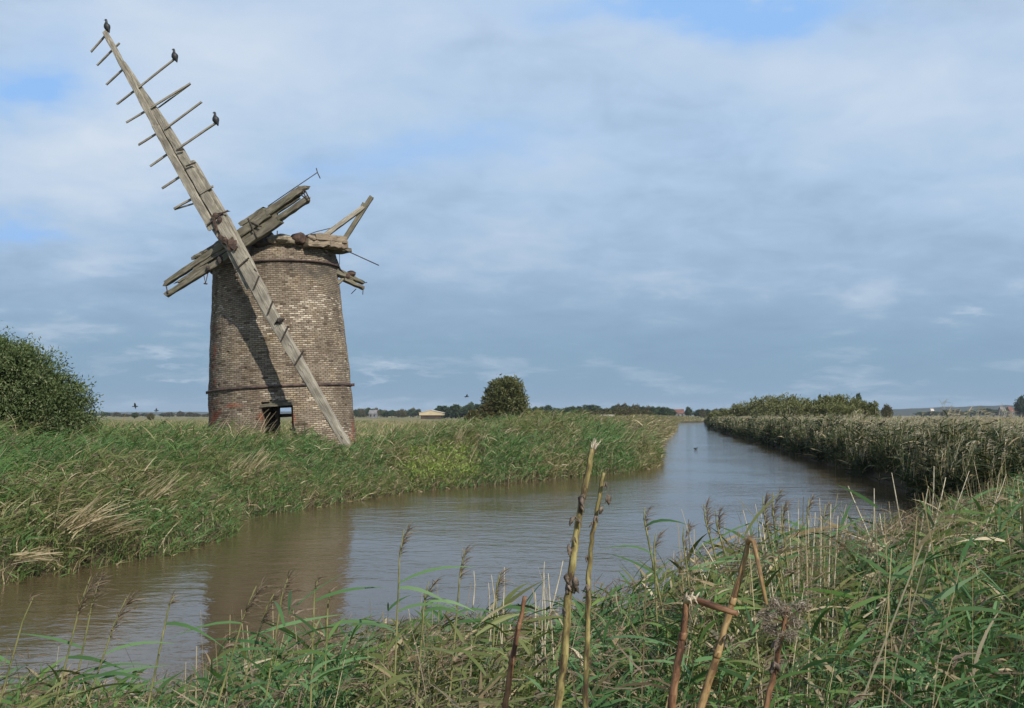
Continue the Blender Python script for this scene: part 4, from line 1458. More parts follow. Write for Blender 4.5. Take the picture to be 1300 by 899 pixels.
x, y = scatter(lambda x, y: left_side(x, y) & (river_sd(x, y) > -0.12) & (river_sd(x, y) < 5) & ~in_mill(x, y), -30, 12, 7, 60, 150)
m = (pxof(x, y) > -700) & (rng.random(len(x)) < np.interp(pxof(x, y), [-350, -60], [0.25, 1])) & (pxof(x, y) < 900)
x, y = x[m], y[m]
gg = patch(x, y, 3.5, 77)
blades(rb, x[gg > .45], y[gg > .45], height(x[gg > .45], y[gg > .45]), rng.uniform(0.25, 0.6, (gg > .45).sum()), 0.014, GREEN, 0.22, 0.5, 3)
blades(rb, x[gg <= .45], y[gg <= .45], height(x[gg <= .45], y[gg <= .45]), rng.uniform(0.2, 0.5, (gg <= .45).sum()), 0.014, OLIVE, 0.32, 0.6, 3)
# bleached stems of last year's growth, leaning with the wind
x, y = scatter(lambda x, y: left_side(x, y) & (river_sd(x, y) > 0.8) & (river_sd(x, y) < 12) & ~in_mill(x, y), -24, 12, 13, 60, 3.2)
m = (rng.random(len(x)) < sstep(0.45, 0.7, patch(x, y, 3.0, 61))) & (pxof(x, y) > -40)
x, y = x[m], y[m]
hq = np.interp(pxof(x, y), [0, 200, 440, 560, 760], [1.35, 1.2, 1.15, 1.35, 1.6]) * rng.uniform(0.8, 1.15, len(x))
n = len(x)
rb.add(np.stack([x, y, height(x, y)], 1), np.stack([rng.normal(0.35, 0.22, n), rng.normal(0, 0.2, n), np.ones(n)], 1), hq, np.stack([0.15 * hq, 0 * hq, -0.08 * hq], 1), np.interp(y, [13, 60], [0.009, 0.022]), [1, 0.9, 0.8, 0.5], pick(STRAW, n))
o = rb.build("reed_bed", M_LEAF)
tag(o, "tall green reeds and grass on the bank below the mill", "reeds", None, "stuff")

# low bright weeds in the gap of the bank
rb = RB()
x, y = scatter(lambda x, y: left_side(x, y) & (river_sd(x, y) > 0.05) & (river_sd(x, y) < 4.8), -8, 4, 30, 44, 340)
q = pxof(x, y)
m = rng.random(len(x)) < np.exp(-((q - 560) / 44) ** 4) * (0.3 + patch(x, y, 1.6, 88))
x, y = x[m], y[m]
n = len(x)
z = height(x, y)
dd = rng.normal(size=(n, 3)) * 0.8 + np.array([0, -0.2, 0.8])
rb.add(np.stack([x, y, z + rng.uniform(0.05, 0.42, n) * (0.5 + patch(x, y, 1.2, 89))], 1), dd, rng.uniform(0.06, 0.16, n), rng.normal(0, 0.02, (n, 3)), 0.045, [0.4, 1, 0.1], pick(np.array([[0.12, 0.19, 0.035], [0.19, 0.26, 0.055], [0.27, 0.30, 0.10]]), n))
o = rb.build("bank_weeds", M_LEAF)
tag(o, "low bright green weeds in the gap of the far reeds", "weeds", None, "stuff")

# --- the bank beyond the corner and on along the river
rb = RB()
x, y = scatter(lambda x, y: left_side(x, y) & (river_sd(x, y) > -0.3) & (river_sd(x, y) < 9), 0, 66, 60, 345, 6.5)
d = river_sd(x, y)
keep = rng.random(len(x)) < np.interp(y, [60, 120, 345], [1, 0.75, 0.5])
x, y, d = x[keep], y[keep], d[keep]
H = 1.4 * np.interp(d, [-0.3, 1.5, 9], [0.6, 1, 0.95]) * rng.uniform(0.75, 1.15, len(x))
reeds(rb, x, y, height(x, y), H, 5, 0.55, 0.05, 0.55, 0.42, 0.55, 0.2, OLIVE, 2, 0.03, 1.0, 2.0, 0.5)
o = rb.build("reed_bed", M_LEAF)
tag(o, "pale reeds along the mill side of the far straight river", "reeds", None, "stuff")

# --- the bank across the river
rb = RB()
right = lambda x, y: (~left_side(x, y)) & (river_sd(x, y) > -0.3)
SHADE_GREEN = np.array([[0.018, 0.027, 0.011], [0.034, 0.047, 0.018], [0.062, 0.076, 0.031]])  # leaf greens darkened: the bank face's shade is put into the colour


PALE = np.array([[0.23, 0.22, 0.135], [0.36, 0.34, 0.235], [0.52, 0.49, 0.38]])


GREYP = np.array([[0.20, 0.175, 0.125], [0.30, 0.27, 0.205], [0.42, 0.385, 0.31]])


def two_tier(x, y, H, z, d, nl, L, W, K, stemW, ps, plume):
    """dense leafage below, shade painted into its greens, the bleached stems and plumes standing up out of it"""
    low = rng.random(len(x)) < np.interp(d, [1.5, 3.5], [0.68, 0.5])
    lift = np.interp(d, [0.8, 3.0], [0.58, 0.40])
    reeds(rb, x[low], y[low], z[low], H[low] * np.interp(d[low], [0.8, 3.0], [0.86, 0.74]), nl + 3, L, W * 1.6, 0.05, 0.04, 0.0, 0.08, SHADE_GREEN, K, stemW, 1.0, ps, 0.25)
    h = ~low
    n = h.sum()
    g = rng.random(n) < 0.35
    for mm, pal, dry in ((g, GREEN, 0.2), (~g, PALE, 0.5)):
        xx, yy, hh, zz_, lf = x[h][mm], y[h][mm], H[h][mm], z[h][mm], lift[h][mm]
        reeds(rb, xx, yy, zz_ + hh * lf, hh * (1 - lf), 3, L * 0.5, W * 0.7, 0.8, dry, plume, 0.10, pal, K, stemW, 0.30, ps, 0.4, 0.6, GREYP)
        for _ in range(3):      # fine bleached blades that stand up between the stems
            k = len(xx)
            blades(rb, xx + rng.normal(0, 0.14, k), yy + rng.normal(0, 0.14, k), zz_ + hh * (lf - 0.05), hh * (1.06 - lf) * rng.uniform(0.55, 1.1, k), stemW * 0.9, pal, dry, 0.12, 2)


x, y = scatter(lambda x, y: right(x, y) & (river_sd(x, y) < 16) & (river_sd(x, y) > -0.25 + 1.3 * (patch(x, y, 6.5, 71) - 0.35)) & (y > 24.5 + 0.12 * np.maximum(x - 11, 0)), 10, 60, 24, 112, 44)
d = river_sd(x, y)
keep = (rng.random(len(x)) < np.interp(d, [0, 2.0, 3.5, 8, 16], [1, 0.9, 0.5, 0.3, 0.25]) * np.interp(y, [25, 60, 112], [1, 0.7, 0.45])) & (pxof(x, y) < 1420)
x, y, d = x[keep], y[keep], d[keep]
z = height(x, y)
H = (2.2 - z) * np.interp(d, [-0.3, 0.4, 3, 16], [0.80, 0.96, 1, 0.92]) * rng.uniform(0.72, 1.06, len(x)) * (0.52 + 0.52 * patch(x, y, 7, 19) + 0.40 * patch(x, y, 2.4, 23))
m = y < 50
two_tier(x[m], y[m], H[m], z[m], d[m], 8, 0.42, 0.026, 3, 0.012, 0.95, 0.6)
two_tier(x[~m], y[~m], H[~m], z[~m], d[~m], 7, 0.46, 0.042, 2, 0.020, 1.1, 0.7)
x, y = scatter(lambda x, y: right(x, y) & (river_sd(x, y) < 12) & (river_sd(x, y) > -0.3 + 2.4 * (patch(x, y, 14, 72) - 0.35)) & (y >= 112), 24, 110, 112, 345, 9)
d = river_sd(x, y)
z = height(x, y)
H = (2.2 - z) * np.interp(d, [-0.3, 1.0, 12], [0.85, 1, 0.95]) * rng.uniform(0.75, 1.1, len(x))
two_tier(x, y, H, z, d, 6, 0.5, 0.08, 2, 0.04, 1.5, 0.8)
o = rb.build("reed_bed", M_LEAF)
tag(o, "tall reeds with pale tops along the bank across the river", "reeds", None, "stuff")

# --- open marsh behind the banks
rb = RB()
fld = lambda x, y: (river_sd(x, y) > 8) & ~in_mill(x, y, 3.4) & (np.abs(x) < 0.60 * y + 14)
x, y = scatter(fld, -105, 110, 16, 170, 3.2)
n = len(x)
gg = patch(x, y, 26, 91)
sizes = np.interp(y, [34, 170], [0.55, 0.85]) * rng.uniform(0.6, 1.2, n)
for m, pal, dry in ((gg > 0.55, OLIVE, 0.35), ((gg <= 0.55) & (gg > .42), STRAW, 0.5), (gg <= .42, GREEN, 0.3)):
    for _ in range(3):
        j = rng.normal(0, 0.12, (2, m.sum()))
        blades(rb, x[m] + j[0], y[m] + j[1], height(x[m], y[m]) - 0.03, sizes[m], np.interp(y[m], [34, 170], [0.03, 0.10]), pal, dry, 0.4, 2)
x, y = scatter(lambda x, y: (x > 0.09 * y + 12) & (river_sd(x, y) > 13) & (x < 0.56 * y + 4), 20, 170, 40, 300, 1.1)
blades(rb, x, y, height(x, y), 1.25 * rng.uniform(0.6, 1.05, len(x)), np.interp(y, [40, 300], [0.05, 0.2]), STRAW, 0.4, 0.2, 2)
o = rb.build("marsh_grass", M_LEAF)
tag(o, "rough straw and olive marsh grass over the flat fields", "grass", None, "stuff")

# --- the near bank, at the viewer's feet
SKY_X = [-200, 0, 150, 235, 300, 450, 560, 680, 800, 900, 1000, 1080, 1150, 1220, 1300, 1500]
SKY_Y = [830, 845, 862, 860, 800, 795, 772, 778, 735, 690, 668, 672, 655, 630, 604, 570]


def near_h(x, y, z, natural):
    q = 650 + F * x / y
    top = 2.5 - (np.interp(q, SKY_X, SKY_Y) - 527) / F * y
    return np.clip(np.minimum(top - z, natural), 0.16, 1.6)


rb = RB()
nearp = lambda x, y: (~left_side(x, y)) & (river_sd(x, y) > -0.15) & (y > 2.9) & (x < 0.60 * y + 2.6) & (x > -0.60 * y - 3.0) & (y < 27.5)
x, y = scatter(nearp, -9, 17, 2.9, 27, 105)
keep = rng.random(len(x)) < np.interp(y, [2, 5, 9, 14, 27], [0.75, 0.85, 0.8, 0.5, 0.4])
x, y = x[keep], y[keep]
z = height(x, y)
n = len(x)
H = near_h(x, y, z, rng.uniform(0.8, 1.45, n)) * rng.uniform(0.5, 1.06, n) * (0.82 + 0.3 * patch(x, y, 1.5, 57))
gr = patch(x, y, 2.6, 55)
q = pxof(x, y)
for m, pal, dry, plume in ((gr > 0.46, BLUEG, 0.05, 0.10), ((gr <= 0.46) & (gr > 0.33), GREEN, 0.11, 0.22), (gr <= 0.33, OLIVE, 0.24, 0.4)):
    a = m & (y < 4.3)
    reeds(rb, x[a], y[a], z[a], H[a], 11, 0.165, 0.0115, 0.3, dry * 0.6, plume, 0.16, pal, 5, 0.0042, 1.15, 0.45, 0.3, 0.5)
    a = m & (y >= 4.3) & (y < 6.5)
    reeds(rb, x[a], y[a], z[a], H[a], 9, 0.22, 0.0175, 0.3, dry, plume, 0.16, pal, 5, 0.005, 1.1, 0.5, 0.3, 0.38)
    a = m & (y >= 6.5)
    reeds(rb, x[a], y[a], z[a], H[a], 8, 0.25, 0.020, 0.35, dry, plume, 0.14, pal, 3, 0.006, 1.0, 0.65, 0.35, 0.4)
x, y = scatter(nearp, -7, 13, 2.9, 22, 300)
keep = rng.random(len(x)) < np.interp(y, [2, 8, 22], [1, 0.8, 0.3])
x, y = x[keep], y[keep]
z = height(x, y)
gg = patch(x, y, 1.4, 78)
Hs = np.minimum(near_h(x, y, z, 0.55), rng.uniform(0.2, 0.6, len(x)))
m = gg > 0.5
blades(rb, x[m], y[m], z[m], Hs[m], 0.009, GREEN, 0.3, 0.6, 3)
blades(rb, x[~m], y[~m], z[~m], Hs[~m], 0.008, OLIVE, 0.4, 0.7, 3)
# matted dead litter
x, y = scatter(nearp, -6, 10, 2.9, 13, 150)
n = len(x)
z = height(x, y)
hh = near_h(x, y, z, 0.9) * rng.uniform(0.15, 0.75, n)
az = rng.uniform(0, 2 * PI, n)
rb.add(np.stack([x, y, z + hh], 1), np.stack([np.cos(az), np.sin(az), rng.normal(0, 0.45, n)], 1), rng.uniform(0.08, 0.3, n), rng.normal(0, 0.05, (n, 3)), rng.uniform(0.004, 0.011, n), [0.7, 1, 0.8, 0.3], np.where((rng.random(n) < 0.5)[:, None], pick(STRAW, n) * 0.8, pick(PLUME, n)))
x, y = scatter(nearp, -3, 8, 3.0, 9, 60)
m = rng.random(len(x)) < sstep(0.52, 0.72, patch(x, y, 1.3, 66)) * np.interp(pxof(x, y), [0, 200, 800, 1000], [0.4, 0.5, 0.5, 1.0])
x, y = x[m], y[m]
z = height(x, y)
top_ = near_h(x, y, z, 1.2) * rng.uniform(0.7, 1.0, len(x))
k_ = np.repeat(np.arange(len(x)), 22)
n = len(k_)
sx_ = np.stack([x, y, z + top_], 1)[k_] + rng.normal(0, 0.035, (n, 3))
rb.add(sx_, rng.normal(0, 0.6, (n, 3)) + np.array([0.3, 0, 0.5]), rng.uniform(0.02, 0.07, n), rng.normal(0, 0.012, (n, 3)), rng.uniform(0.0018, 0.004, n), [0.6, 1, 0.7, 0.2], pick(PLUME * np.array([1.15, 1.1, 1.0]), n))
x, y = scatter(nearp, -5, 14, 3.2, 20, 30)
q = pxof(x, y)
m = rng.random(len(x)) < sstep(0.45, 0.75, patch(x, y, 1.5, 64)) * np.interp(q, [0, 600, 900, 1000, 1300], [0.25, 0.35, 0.5, 1.0, 0.8])
x, y = x[m], y[m]
n = len(x)
z = height(x, y)
hq = (near_h(x, y, z, 1.3) + rng.uniform(-0.08, 0.24, n) * np.interp(y, [3, 7], [0.5, 1])).clip(0.2)
rb.add(np.stack([x, y, z], 1), np.stack([rng.normal(0.06, 0.16, n), rng.normal(0, 0.14, n), np.ones(n)], 1), hq, rng.normal(0, 0.03, (n, 3)), rng.uniform(0.004, 0.008, n), [1, 0.95, 0.85, 0.6], pick(STRAW, n))
o = rb.build("reed_bed", M_LEAF)
tag(o, "broad leaved green reeds on the near bank, at the viewer's feet", "reeds", None, "stuff")


# ------------------------------------------------------------------ single plants that stand out
def stalk_mat(name, a, b_, c_):
    m, nt, b = new_mat(name)
    uv = N(nt, "ShaderNodeUVMap")
    mp = N(nt, "ShaderNodeMapping")
    mp.inputs["Scale"].default_value = (9, 38, 1)
    nt.links.new(uv.outputs[0], mp.inputs[0])
    n = N(nt, "ShaderNodeTexNoise", i_Scale=1.0, i_Detail=5.0, i_Roughness=0.65)
    nt.links.new(mp.outputs[0], n.inputs["Vector"])
    r = ramp(nt, n.outputs[0], [(0.40, a), (0.50, b_), (0.62, c_)])
    nt.links.new(r.outputs[0], b.inputs["Base Color"])
    b.inputs["Roughness"].default_value = 0.6
    b.inputs["Specular IOR Level"].default_value = 0.3
    bp = N(nt, "ShaderNodeBump", i_Strength=0.4, i_Distance=0.003)
    nt.links.new(n.outputs[0], bp.inputs["Height"])
    nt.links.new(bp.outputs[0], b.inputs["Normal"])
    return m


M_YSTALK = stalk_mat("yellow_stalk", (0.055, 0.036, 0.02), (0.16, 0.13, 0.05), (0.32, 0.275, 0.115))
M_BSTALK = stalk_mat("brown_stalk", (0.05, 0.025, 0.016), (0.15, 0.075, 0.04), (0.26, 0.15, 0.08))
M_OSTALK = stalk_mat("ochre_stalk", (0.09, 0.05, 0.025), (0.25, 0.16, 0.07), (0.36, 0.26, 0.13))
M_WITHER = noisy_mat("withered_leaf", (0.05, 0.038, 0.03), (0.21, 0.17, 0.135), 60, 0.9)
M_PALE = noisy_mat("pale_pith", (0.36, 0.31, 0.23), (0.52, 0.46, 0.36), 50, 0.9)


def down_to_ground(pts, Y, dY=0.0):
    """continue a stem from its last two photographed points to the soil"""
    a, b = pts[-2], pts[-1]
    g = gz(b.x, b.y) - 0.05
    d = (b - a)
    d = d / abs(d.z)
    return pts + [b + d * (b.z - g) * 0.5, b + d * (b.z - g)]


def wither(mb, c, s, r):
    for n_ in range(2):
        d = Vector((r.uniform(-1, 1), r.uniform(-0.6, 0.3), r.uniform(-1.2, -0.1))).normalized()
        rings, us = [], []
        sd = d.cross(Vector((r.uniform(-1, 1), r.uniform(-1, 1), r.uniform(-1, 1)))).normalized()
        q = Vector(c)
        for k in range(6):
            w = s * (0.12, 0.26, 0.34, 0.24, 0.16, 0.03)[k] * r.uniform(0.7, 1.2)
            nn = d.cross(sd).normalized()
            rings.append([q - sd * w, q + nn * w * 0.5, q + sd * w, q - nn * w * 0.12])
            us.append(k * s * 0.3)
            d = (d + Vector((r.uniform(-.5, .5), r.uniform(-.4, .4), -0.45))).normalized()
            sd = (sd - d * sd.dot(d) + nn * r.uniform(-0.6, 0.6)).normalized()
            q = q + d * s * r.uniform(0.16, 0.3)
        mb.rings(rings, us)


def dead_stalk(name, path, wpx, Y, mat, label, cat, nodes=(), tops=None, leaf=0.0, seed=1):
    r = random.Random(seed)
    pts = [at(px, py, Y + dy) for px, py, dy in path]
    pts = down_to_ground(pts, Y)
    fine, rad = [], []
    n = len(pts)
    for i in range(n - 1):
        for k in range(6):
            s = k / 6
            fine.append(pts[i].lerp(pts[i + 1], s) + Vector((r.uniform(-1, 1), 0, 0)) * 0.0012)
            tt = min(1, (i + s) / max(1, n - 3))
            rad.append((wpx[0] + (wpx[1] - wpx[0]) * tt) / F * Y / 2 * (1 + r.uniform(-0.07, 0.07)))
    fine.append(pts[-1]); rad.append(rad[-1])
    base = pts[-1]
    root = empty(name, base, label, cat, "dead stalks on the near bank")
    mb = MB()
    mb.tube(fine, rad, 9, 0.05)
    for px, py in nodes:
        c = at(px, py, Y)
        k = min(range(len(fine)), key=lambda i: (fine[i] - c).length)
        c = fine[k]
        dv = (fine[min(k + 1, len(fine) - 1)] - fine[max(k - 1, 0)]).normalized()
        mb.tube([c - dv * 0.010, c - dv * 0.004, c + dv * 0.004, c + dv * 0.010], [rad[k], rad[k] * 1.12, rad[k] * 1.12, rad[k]], 9, 0.1)
    mb.build("stem", mat, root, base)
    for px, py, s in (tops or []):
        wm_ = MB()
        c = at(px, py, Y - 0.015)
        wither(wm_, c, s * 0.72, r)
        wm_.build("withered_leaf", M_WITHER, root, base)
    return root, fine, base


a_, f_, b_ = dead_stalk("dead_stalk", [(752, 570, 0), (744, 612, 0), (735, 655, 0), (727, 710, 0), (721, 760, 0), (717, 830, 0), (708, 899, 0)], (7.0, 11.0), 2.3, M_YSTALK,
                        "thickest yellow dead stalk rising tallest in front of the river", "dead plant", [],
                        [(741, 628, 0.045), (731, 656, 0.03), (722, 690, 0.035), (729, 682, 0.02), (731, 733, 0.05), (719, 728, 0.03), (720, 742, 0.028), (716, 772, 0.028)], seed=4)
mb = MB()
for k in range(13):
    e = random.uniform(-1, 1)
    mb.tube([at(750 + k * 0.35, 576, 2.3), at(751 + k * 0.7, 568 - random.uniform(0, 5), 2.3 + 0.01 * e), at(749 + k * 1.2 + 3 * e, 557 + random.uniform(-3, 9), 2.3 + 0.02 * e)], [0.0016, 0.0011, 0.0003], 5)
mb.build("frayed_tip", M_PALE, a_, b_)
a_, f_, b_ = dead_stalk("dead_stalk", [(766, 600, 0), (761, 632, 0), (752, 678, 0), (747, 735, 0), (746, 800, 0), (743, 899, 0)], (4.5, 7.5), 2.4, M_YSTALK,
                        "slimmer yellow dead stalk just behind the thickest one", "dead plant", [],
                        [(769, 612, 0.025), (771, 628, 0.035), (765, 642, 0.028), (757, 655, 0.022), (752, 662, 0.018), (746, 742, 0.03), (745, 705, 0.02)], seed=6)
dead_stalk("dead_stalk", [(667, 757, 0), (659, 795, 0), (650, 840, 0), (641, 899, 0)], (5, 8), 2.5, M_BSTALK, "thin red brown dead stalk without leaves, mill side of yellow pair", "dead plant", [(659, 795), (650, 840)], [], seed=8)
a_, f_, b_ = dead_stalk("dead_stalk", [(872, 762, 0), (868, 800, 0), (860, 845, 0), (852, 899, 0)], (8, 10.5), 2.3, M_BSTALK, "dark brown dead stalk with its top snapped over sideways", "dead plant", [(866, 810)], [], seed=9)
mb = MB()
mb.tube([at(870, 760, 2.3), at(885, 762, 2.28), at(905, 769, 2.24), at(936, 779, 2.2)], [0.009, 0.0085, 0.008, 0.006], 9, 0.06)
mb.build("snapped_top", M_BSTALK, a_, b_)
mb = MB()
for k in range(9):
    mb.tube([at(869 + k, 765, 2.27), at(871 + k * 1.4, 757 + (k % 3) * 2, 2.26), at(872 + k * 2, 752 + (k % 4) * 5, 2.25)], [0.004, 0.0035, 0.001], 5)
mb.build("frayed_tip", M_PALE, a_, b_)
a_, f_, b_ = dead_stalk("dead_stalk", [(950, 688, 0), (940, 730, 0), (925, 780, 0), (908, 840, 0), (889, 899, 0)], (6, 11), 2.35, M_OSTALK, "ochre dead stalk folded over sharply at its top", "dead plant", [(930, 765), (912, 825)], [(922, 805, 0.03)], seed=10)
mb = MB()
mb.tube([at(949, 690, 2.35), at(952, 685, 2.34), at(957, 688, 2.33), at(964, 722, 2.3), at(973, 768, 2.27)], [0.006, 0.0062, 0.0062, 0.0055, 0.004], 8, 0.06)
mb.build("folded_top", M_OSTALK, a_, b_)
a_, f_, b_ = dead_stalk("dead_thistle", [(1000, 770, 0), (992, 810, 0), (984, 850, 0), (972, 899, 0)], (4.5, 8), 2.3, M_BSTALK, "withered thistle with grey fluffy seed heads on the near bank", "dead plant", [], [(990, 812, 0.05), (982, 840, 0.04)], seed=12)
rf = np.random.default_rng(5)
for i, (px, py) in enumerate([(995, 775), (1010, 790), (978, 800), (1018, 770), (985, 765), (1003, 806), (972, 782)]):
    fl = RB()
    c = np.array(at(px, py, 2.3 + 0.03 * math.sin(i)))
    n = 420
    dd = rf.normal(size=(n, 3))
    dd /= np.linalg.norm(dd, axis=1, keepdims=True)
    dd = dd * np.array([1.0, 0.7, 0.6]) + rf.normal(0, 0.25, 3)
    cc_ = np.tile(c, (n, 1)) + rf.normal(0, 0.007, (n, 3)) * np.array([1.4, 1, 0.8])
    fl.add(cc_, dd + np.array([0.2, 0, -0.25]), rf.uniform(0.003, 0.016, n) * rf.uniform(0.4, 1, n), rf.normal(0, 0.003, (n, 3)), rf.uniform(0.0008, 0.0026, n), [1, 0.8, 0.2], pick(np.array([[0.13, 0.10, 0.08], [0.26, 0.22, 0.18], [0.38, 0.34, 0.29]]), n, rf))
    s0 = at(996, 790, 2.3)
    n = 1
    fl.add(np.array([s0]), np.array([Vector(c) - s0]), (Vector(c) - s0).length, np.zeros((1, 3)), 0.004, [1, 1, 0.8], np.array([[0.08, 0.05, 0.035]]))
    fl.build("seed_head", M_LEAF, a_, b_)


# reed stems with plumes that stand clear against the water
def reed_stem(tip, mid, Y, label, nleaf=3, plume=1.0, seed=1, wpx=2.6, col=(0.20, 0.20, 0.085)):
    r = np.random.default_rng(seed)
    T, Mi = at(tip[0], tip[1], Y), at(mid[0], mid[1], Y)
    pts = [T, Mi]
    g = gz(Mi.x, Y) - 0.05
    d = (Mi - T) / max(0.01, (T.z - Mi.z))
    B = Mi + d * (Mi.z - g)
    root = empty("reed_stem", B, label, "reed", "reed stems standing clear against the water")
    mb = MB()
    w = wpx / F * Y / 2
    T2 = T + Vector((0.012, 0, 0.0))
    mb.tube([T2, T.lerp(Mi, 0.25), Mi, Mi.lerp(B, 0.5), B], [w * 0.45, w * 0.8, w, w * 1.1, w * 1.1], 6, 0.04)
    ob = mb.build("stem", M_GSTALK, root, B)
    for k in range(nleaf):
        rb = RB()
        s = r.uniform(0.35, 0.95)
        p = T.lerp(Mi, s)
        sd = r.choice([-1, 1], p=[0.3, 0.7])
        dd = np.array([[sd * 0.9, r.uniform(-0.4, 0.4), r.uniform(0.1, 0.7)]])
        L = r.uniform(0.16, 0.30)
        rb.add(np.array([p]), dd, L, np.array([[0.05 * sd, 0, -r.uniform(0.02, 0.14)]]), np.array([r.uniform(0.010, 0.016)]), [0.55, 0.95, 1, 0.75, 0.4, 0.03], pick(BLUEG, 1, r) * 1.1, side=np.array([[0, 0.5, 1.0]]) + r.normal(0, 0.25, (1, 3)))
        rb.build("leaf", M_LEAF, root, B)
    if plume:
        rb = RB()
        n = int(85 * plume)
        s = r.uniform(0, 0.13 * plume, n)
        dirv = np.array((T - Mi).normalized())
        P = np.array(T)[None] - dirv[None] * s[:, None]
        nod = float(r.uniform(0.01, 0.05)) * plume
        P[:, 0] += nod * (1 - s / (0.13 * plume)) ** 2
        dd = r.normal(0, 0.42, (n, 3)) + dirv[None] * 0.8 + np.array([0.25, 0, 0])
        L = r.uniform(0.015, 0.065, n) * (0.5 + plume * 0.6) * (0.45 + 0.55 * np.sin(PI * np.clip(s / (0.13 * plume) * 0.8 + 0.15, 0, 1)))
        rb.add(P, dd, L, np.stack([0.35 * L, 0 * L, -0.4 * L * r.random(n)], 1), r.uniform(0.0018, 0.0042, n), [0.5, 1.0, 0.7, 0.2], pick(PLUME, n, r))
        rb.build("plume", M_LEAF, root, B)


M_GSTALK = stalk_mat("green_stalk", (0.09, 0.10, 0.035), (0.17, 0.17, 0.07), (0.27, 0.25, 0.12))
RS = [((111, 731), (76, 872), 3.4, 1.1, 1), ((124, 732), (97, 865), 3.5, 1.0, 2), ((157, 757), (112, 890), 3.3, 1.1, 3), ((217, 757), (208, 800), 3.4, 0.3, 1), ((321, 744), (284, 868), 3.4, 1.0, 2),
      ((362, 731), (346, 832), 3.5, 1.1, 1), ((344, 754), (326, 812), 3.7, 0.9, 1), ((400, 735), (398, 790), 4.0, 0.5, 1), ((417, 750), (415, 800), 4.1, 0.4, 1), ((509, 672), (503, 815), 3.8, 0.8, 4),
      ((587, 698), (578, 800), 4.2, 1.0, 2), ((541, 738), (536, 800), 4.0, 0.9, 2), ((38, 757), (3, 880), 3.2, 0.2, 1), ((632, 727), (628, 790), 4.4, 1.0, 1), ((815, 645), (826, 700), 5.2, 1.0, 1),
      ((830, 677), (832, 735), 5.0, 0.8, 2), ((890, 640), (912, 720), 4.6, 1.2, 2), ((905, 648), (925, 720), 4.6, 1.0, 1), ((965, 630), (985, 720), 4.8, 1.3, 2), ((978, 625), (990, 720), 4.9, 1.2, 1),
      ((990, 640), (1000, 720), 4.8, 1.0, 1), ((1024, 632), (1028, 720), 5.2, 0.8, 1), ((1045, 640), (1046, 720), 5.2, 0.8, 1), ((865, 668), (873, 730), 4.5, 0.9, 2)]
RSL = ["reed stem with drooping plume, tallest at the near bank's dark mill reflection edge, first of three", "reed stem with plume, middle one of three leaning together over water", "reed stem with plume, most leaning of three together over water",
       "thin reed tip with a small plume standing alone over the water", "leaning reed stem with plume in front of the mill's reflection", "upright reed stem with nodding plume in front of mill's reflection",
       "short reed stem with plume between two taller ones", "slim reed tip with half open plume low over water", "slimmest reed tip beside the half open plume", "tall lone reed with long level leaves in front of the river",
       "reed stem with loose plume midway between mill and yellow stalks", "short reed stem with brown plume next to the tall lone reed", "bare leaning reed at the frame's lower corner", "reed stem with feathery plume just before the thin brown stalk",
       "short feathery reed plume nearest beside the yellow stalks", "reed plume just below the short feathery one", "reed plume leaning towards the yellow stalks, longer of two", "reed plume leaning towards the yellow stalks, shorter of two",
       "broad brown reed plume above the folded ochre stalk", "tallest brown reed plume above the folded ochre stalk", "brown reed plume to the field side of the folded stalk", "slim dark reed plume among the pale dead canes",
       "second slim dark reed plume among the pale dead canes", "green leafed reed plume between the snapped and folded stalks"]
for i, (t, m, Y, pl, nl) in enumerate(RS):
    reed_stem(t, m, Y, " ".join(RSL[i].split()[:16]), nl, pl, 200 + i)

# bleached dead canes
CANES = [
    ("bleached dead cane in the small bunch beside the yellow stalks", "pale canes beside the yellow stalks", 4.6,
     [((688, 713), (688, 775)), ((692, 727), (692, 775)), ((696, 728), (699, 775)), ((678, 752), (679, 790)), ((713, 712), (700, 772)), ((640, 720), (638, 790)), ((600, 725), (599, 780)), ((620, 740), (622, 790)), ((627, 730), (633, 785))]),
    ("bleached dead cane in the bunch above the folded ochre stalk", "pale canes above the folded stalk", 5.0,
     [((945, 648), (956, 700)), ((958, 640), (969, 705)), ((966, 652), (976, 720)), ((996, 638), (1007, 740)), ((1013, 646), (1014, 760)), ((1032, 650), (1030, 740)), ((1040, 655), (1041, 760)), ((1055, 640), (1052, 740)), ((1027, 660), (1024, 745)), ((1062, 655), (1058, 760)), ((896, 690), (915, 730))]),
    ("bleached dead cane rising in front of the dark far bank", "pale canes before the dark bank", 6.5,
     [((1132, 600), (1140, 645)), ((1185, 592), (1181, 680)), ((1078, 617), (1097, 665)), ((1108, 620), (1109, 670)), ((1202, 606), (1181, 690)), ((1230, 598), (1195, 690)), ((1175, 617), (1168, 680)), ((1118, 652), (1127, 705)), ((1276, 602), (1258, 650)), ((1295, 650), (1294, 760)), ((1300, 690), (1290, 770))]),
]
M_CANE = stalk_mat("bleached_cane", (0.28, 0.24, 0.16), (0.46, 0.41, 0.30), (0.58, 0.53, 0.42))
for lab, grp, Y, lst in CANES:
    for i, (t, m) in enumerate(lst):
        T, Mi = at(*t, Y), at(*m, Y)
        g = gz(Mi.x, Y) - 0.05
        d = (Mi - T) / max(0.01, T.z - Mi.z)
        B = Mi + d * (Mi.z - g)
        mb = MB()
        w = random.uniform(1.3, 2.0) / F * Y / 2
        bow = Vector((random.uniform(-1, 1) * 0.012, 0, 0))
        mb.tube([T + bow * random.uniform(0, 2), T.lerp(Mi, 0.3) + bow, T.lerp(Mi, 0.7) + bow * 0.6, Mi, B], [w * 0.5, w * 0.8, w, w, w], 6, 0.08)
        o = mb.build("dead_cane", M_CANE, None, B)
        tag(o, lab, "dead cane", grp)


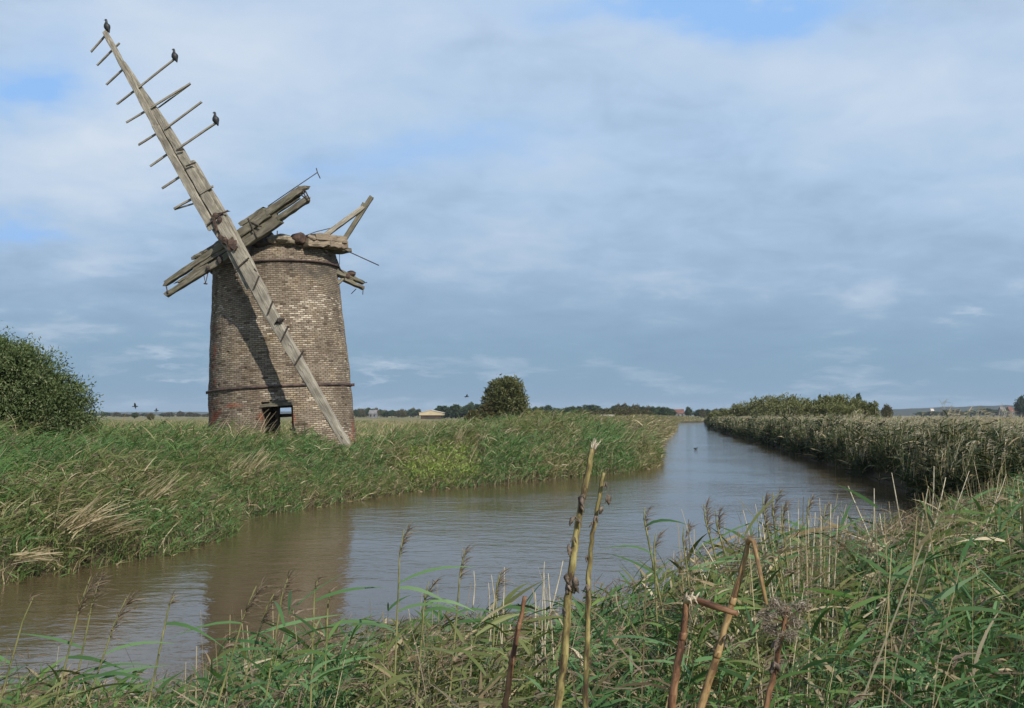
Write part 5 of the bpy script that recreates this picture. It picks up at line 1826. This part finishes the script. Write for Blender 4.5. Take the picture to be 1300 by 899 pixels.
# bundles of flattened dead straw on the mill's bank
def straw(px, py, Y, ang, n, L, spread, label, pal=STRAW[1:] * 1.12, w=0.017):
    r = np.random.default_rng(int(px * 7 + py))
    c = at(px, py, Y)
    zz_ = max(c.z, gz(c.x, Y) + 0.1) + 0.18
    rb = RB()
    P = np.stack([c.x + r.normal(0, spread, n), Y + r.normal(0, spread, n), zz_ + r.normal(0, spread * 0.35, n)], 1)
    a = ang + r.normal(0, 0.13, n)
    d = np.stack([np.cos(a), r.normal(-0.2, 0.25, n), np.sin(a)], 1)
    ln = L * r.uniform(0.5, 1.2, n)
    rb.add(P, d, ln, np.stack([0.1 * ln, 0 * ln, -0.25 * ln * r.random(n)], 1), w * r.uniform(0.6, 1.3, n), [1, 0.9, 0.7, 0.4], pick(pal, n, r))
    o = rb.build("dead_straw", M_LEAF, None, (c.x, Y, zz_))
    tag(o, label, "dead straw", "flattened dead straw on the mill's bank")


straw(92, 684, 16.0, 0.78, 62, 0.8, 0.12, "largest pale bundle of dead straw leaning on the mill's bank")
straw(125, 690, 16.6, 0.5, 70, 0.55, 0.22, "brown straw spill at the water just below the largest bundle", STRAW * 0.75)
straw(22, 724, 15.2, 0.35, 40, 0.6, 0.10, "thin pale straw bundle at the water by the frame's corner")
straw(310, 612, 27.0, 1.0, 60, 0.9, 0.22, "pale straw bundle on the bank in front of the mill's base")
straw(185, 645, 19.5, 0.85, 34, 0.75, 0.2, "sparse straw bundle between the largest bundle and the mill")
straw(278, 572, 36.0, 1.05, 60, 1.1, 0.5, "pale dead stems leaning against the mill's shaded foot")
straw(330, 566, 37.3, 1.1, 36, 1.0, 0.45, "pale dead stems standing below the mill doorway")
straw(578, 592, 41.0, 1.35, 26, 1.1, 0.16, "upright pale dead stems above the low green weeds")
straw(590, 583, 43.0, 0.9, 40, 0.9, 0.5, "loose brown straw beside the upright pale stems", STRAW * 0.85)

# ------------------------------------------------------------------ haze
hz = bpy.data.meshes.new("haze")
x0, x1, y0, y1, z0, z1 = -5200, 5200, -300, 5200, -3, 60
hv = [(x, y, z) for z in (z0, z1) for y in (y0, y1) for x in (x0, x1)]
hz.from_pydata(hv, [], [(0, 2, 3, 1), (4, 5, 7, 6), (0, 1, 5, 4), (2, 6, 7, 3), (0, 4, 6, 2), (1, 3, 7, 5)])
hm = bpy.data.materials.new("thin_haze")
hm.use_nodes = True
ht = hm.node_tree
ht.nodes.clear()
ho = N(ht, "ShaderNodeOutputMaterial")
pv = N(ht, "ShaderNodeVolumePrincipled", i_Density=0.00011, i_Anisotropy=0.0)
pv.inputs["Color"].default_value = (0.72, 0.84, 1.0, 1)
ht.links.new(pv.outputs[0], ho.inputs["Volume"])
hz.materials.append(hm)
ho_ = bpy.data.objects.new("haze", hz)
COL.objects.link(ho_)
tag(ho_, "thin blue air haze over the whole marsh", "haze", None, "stuff")
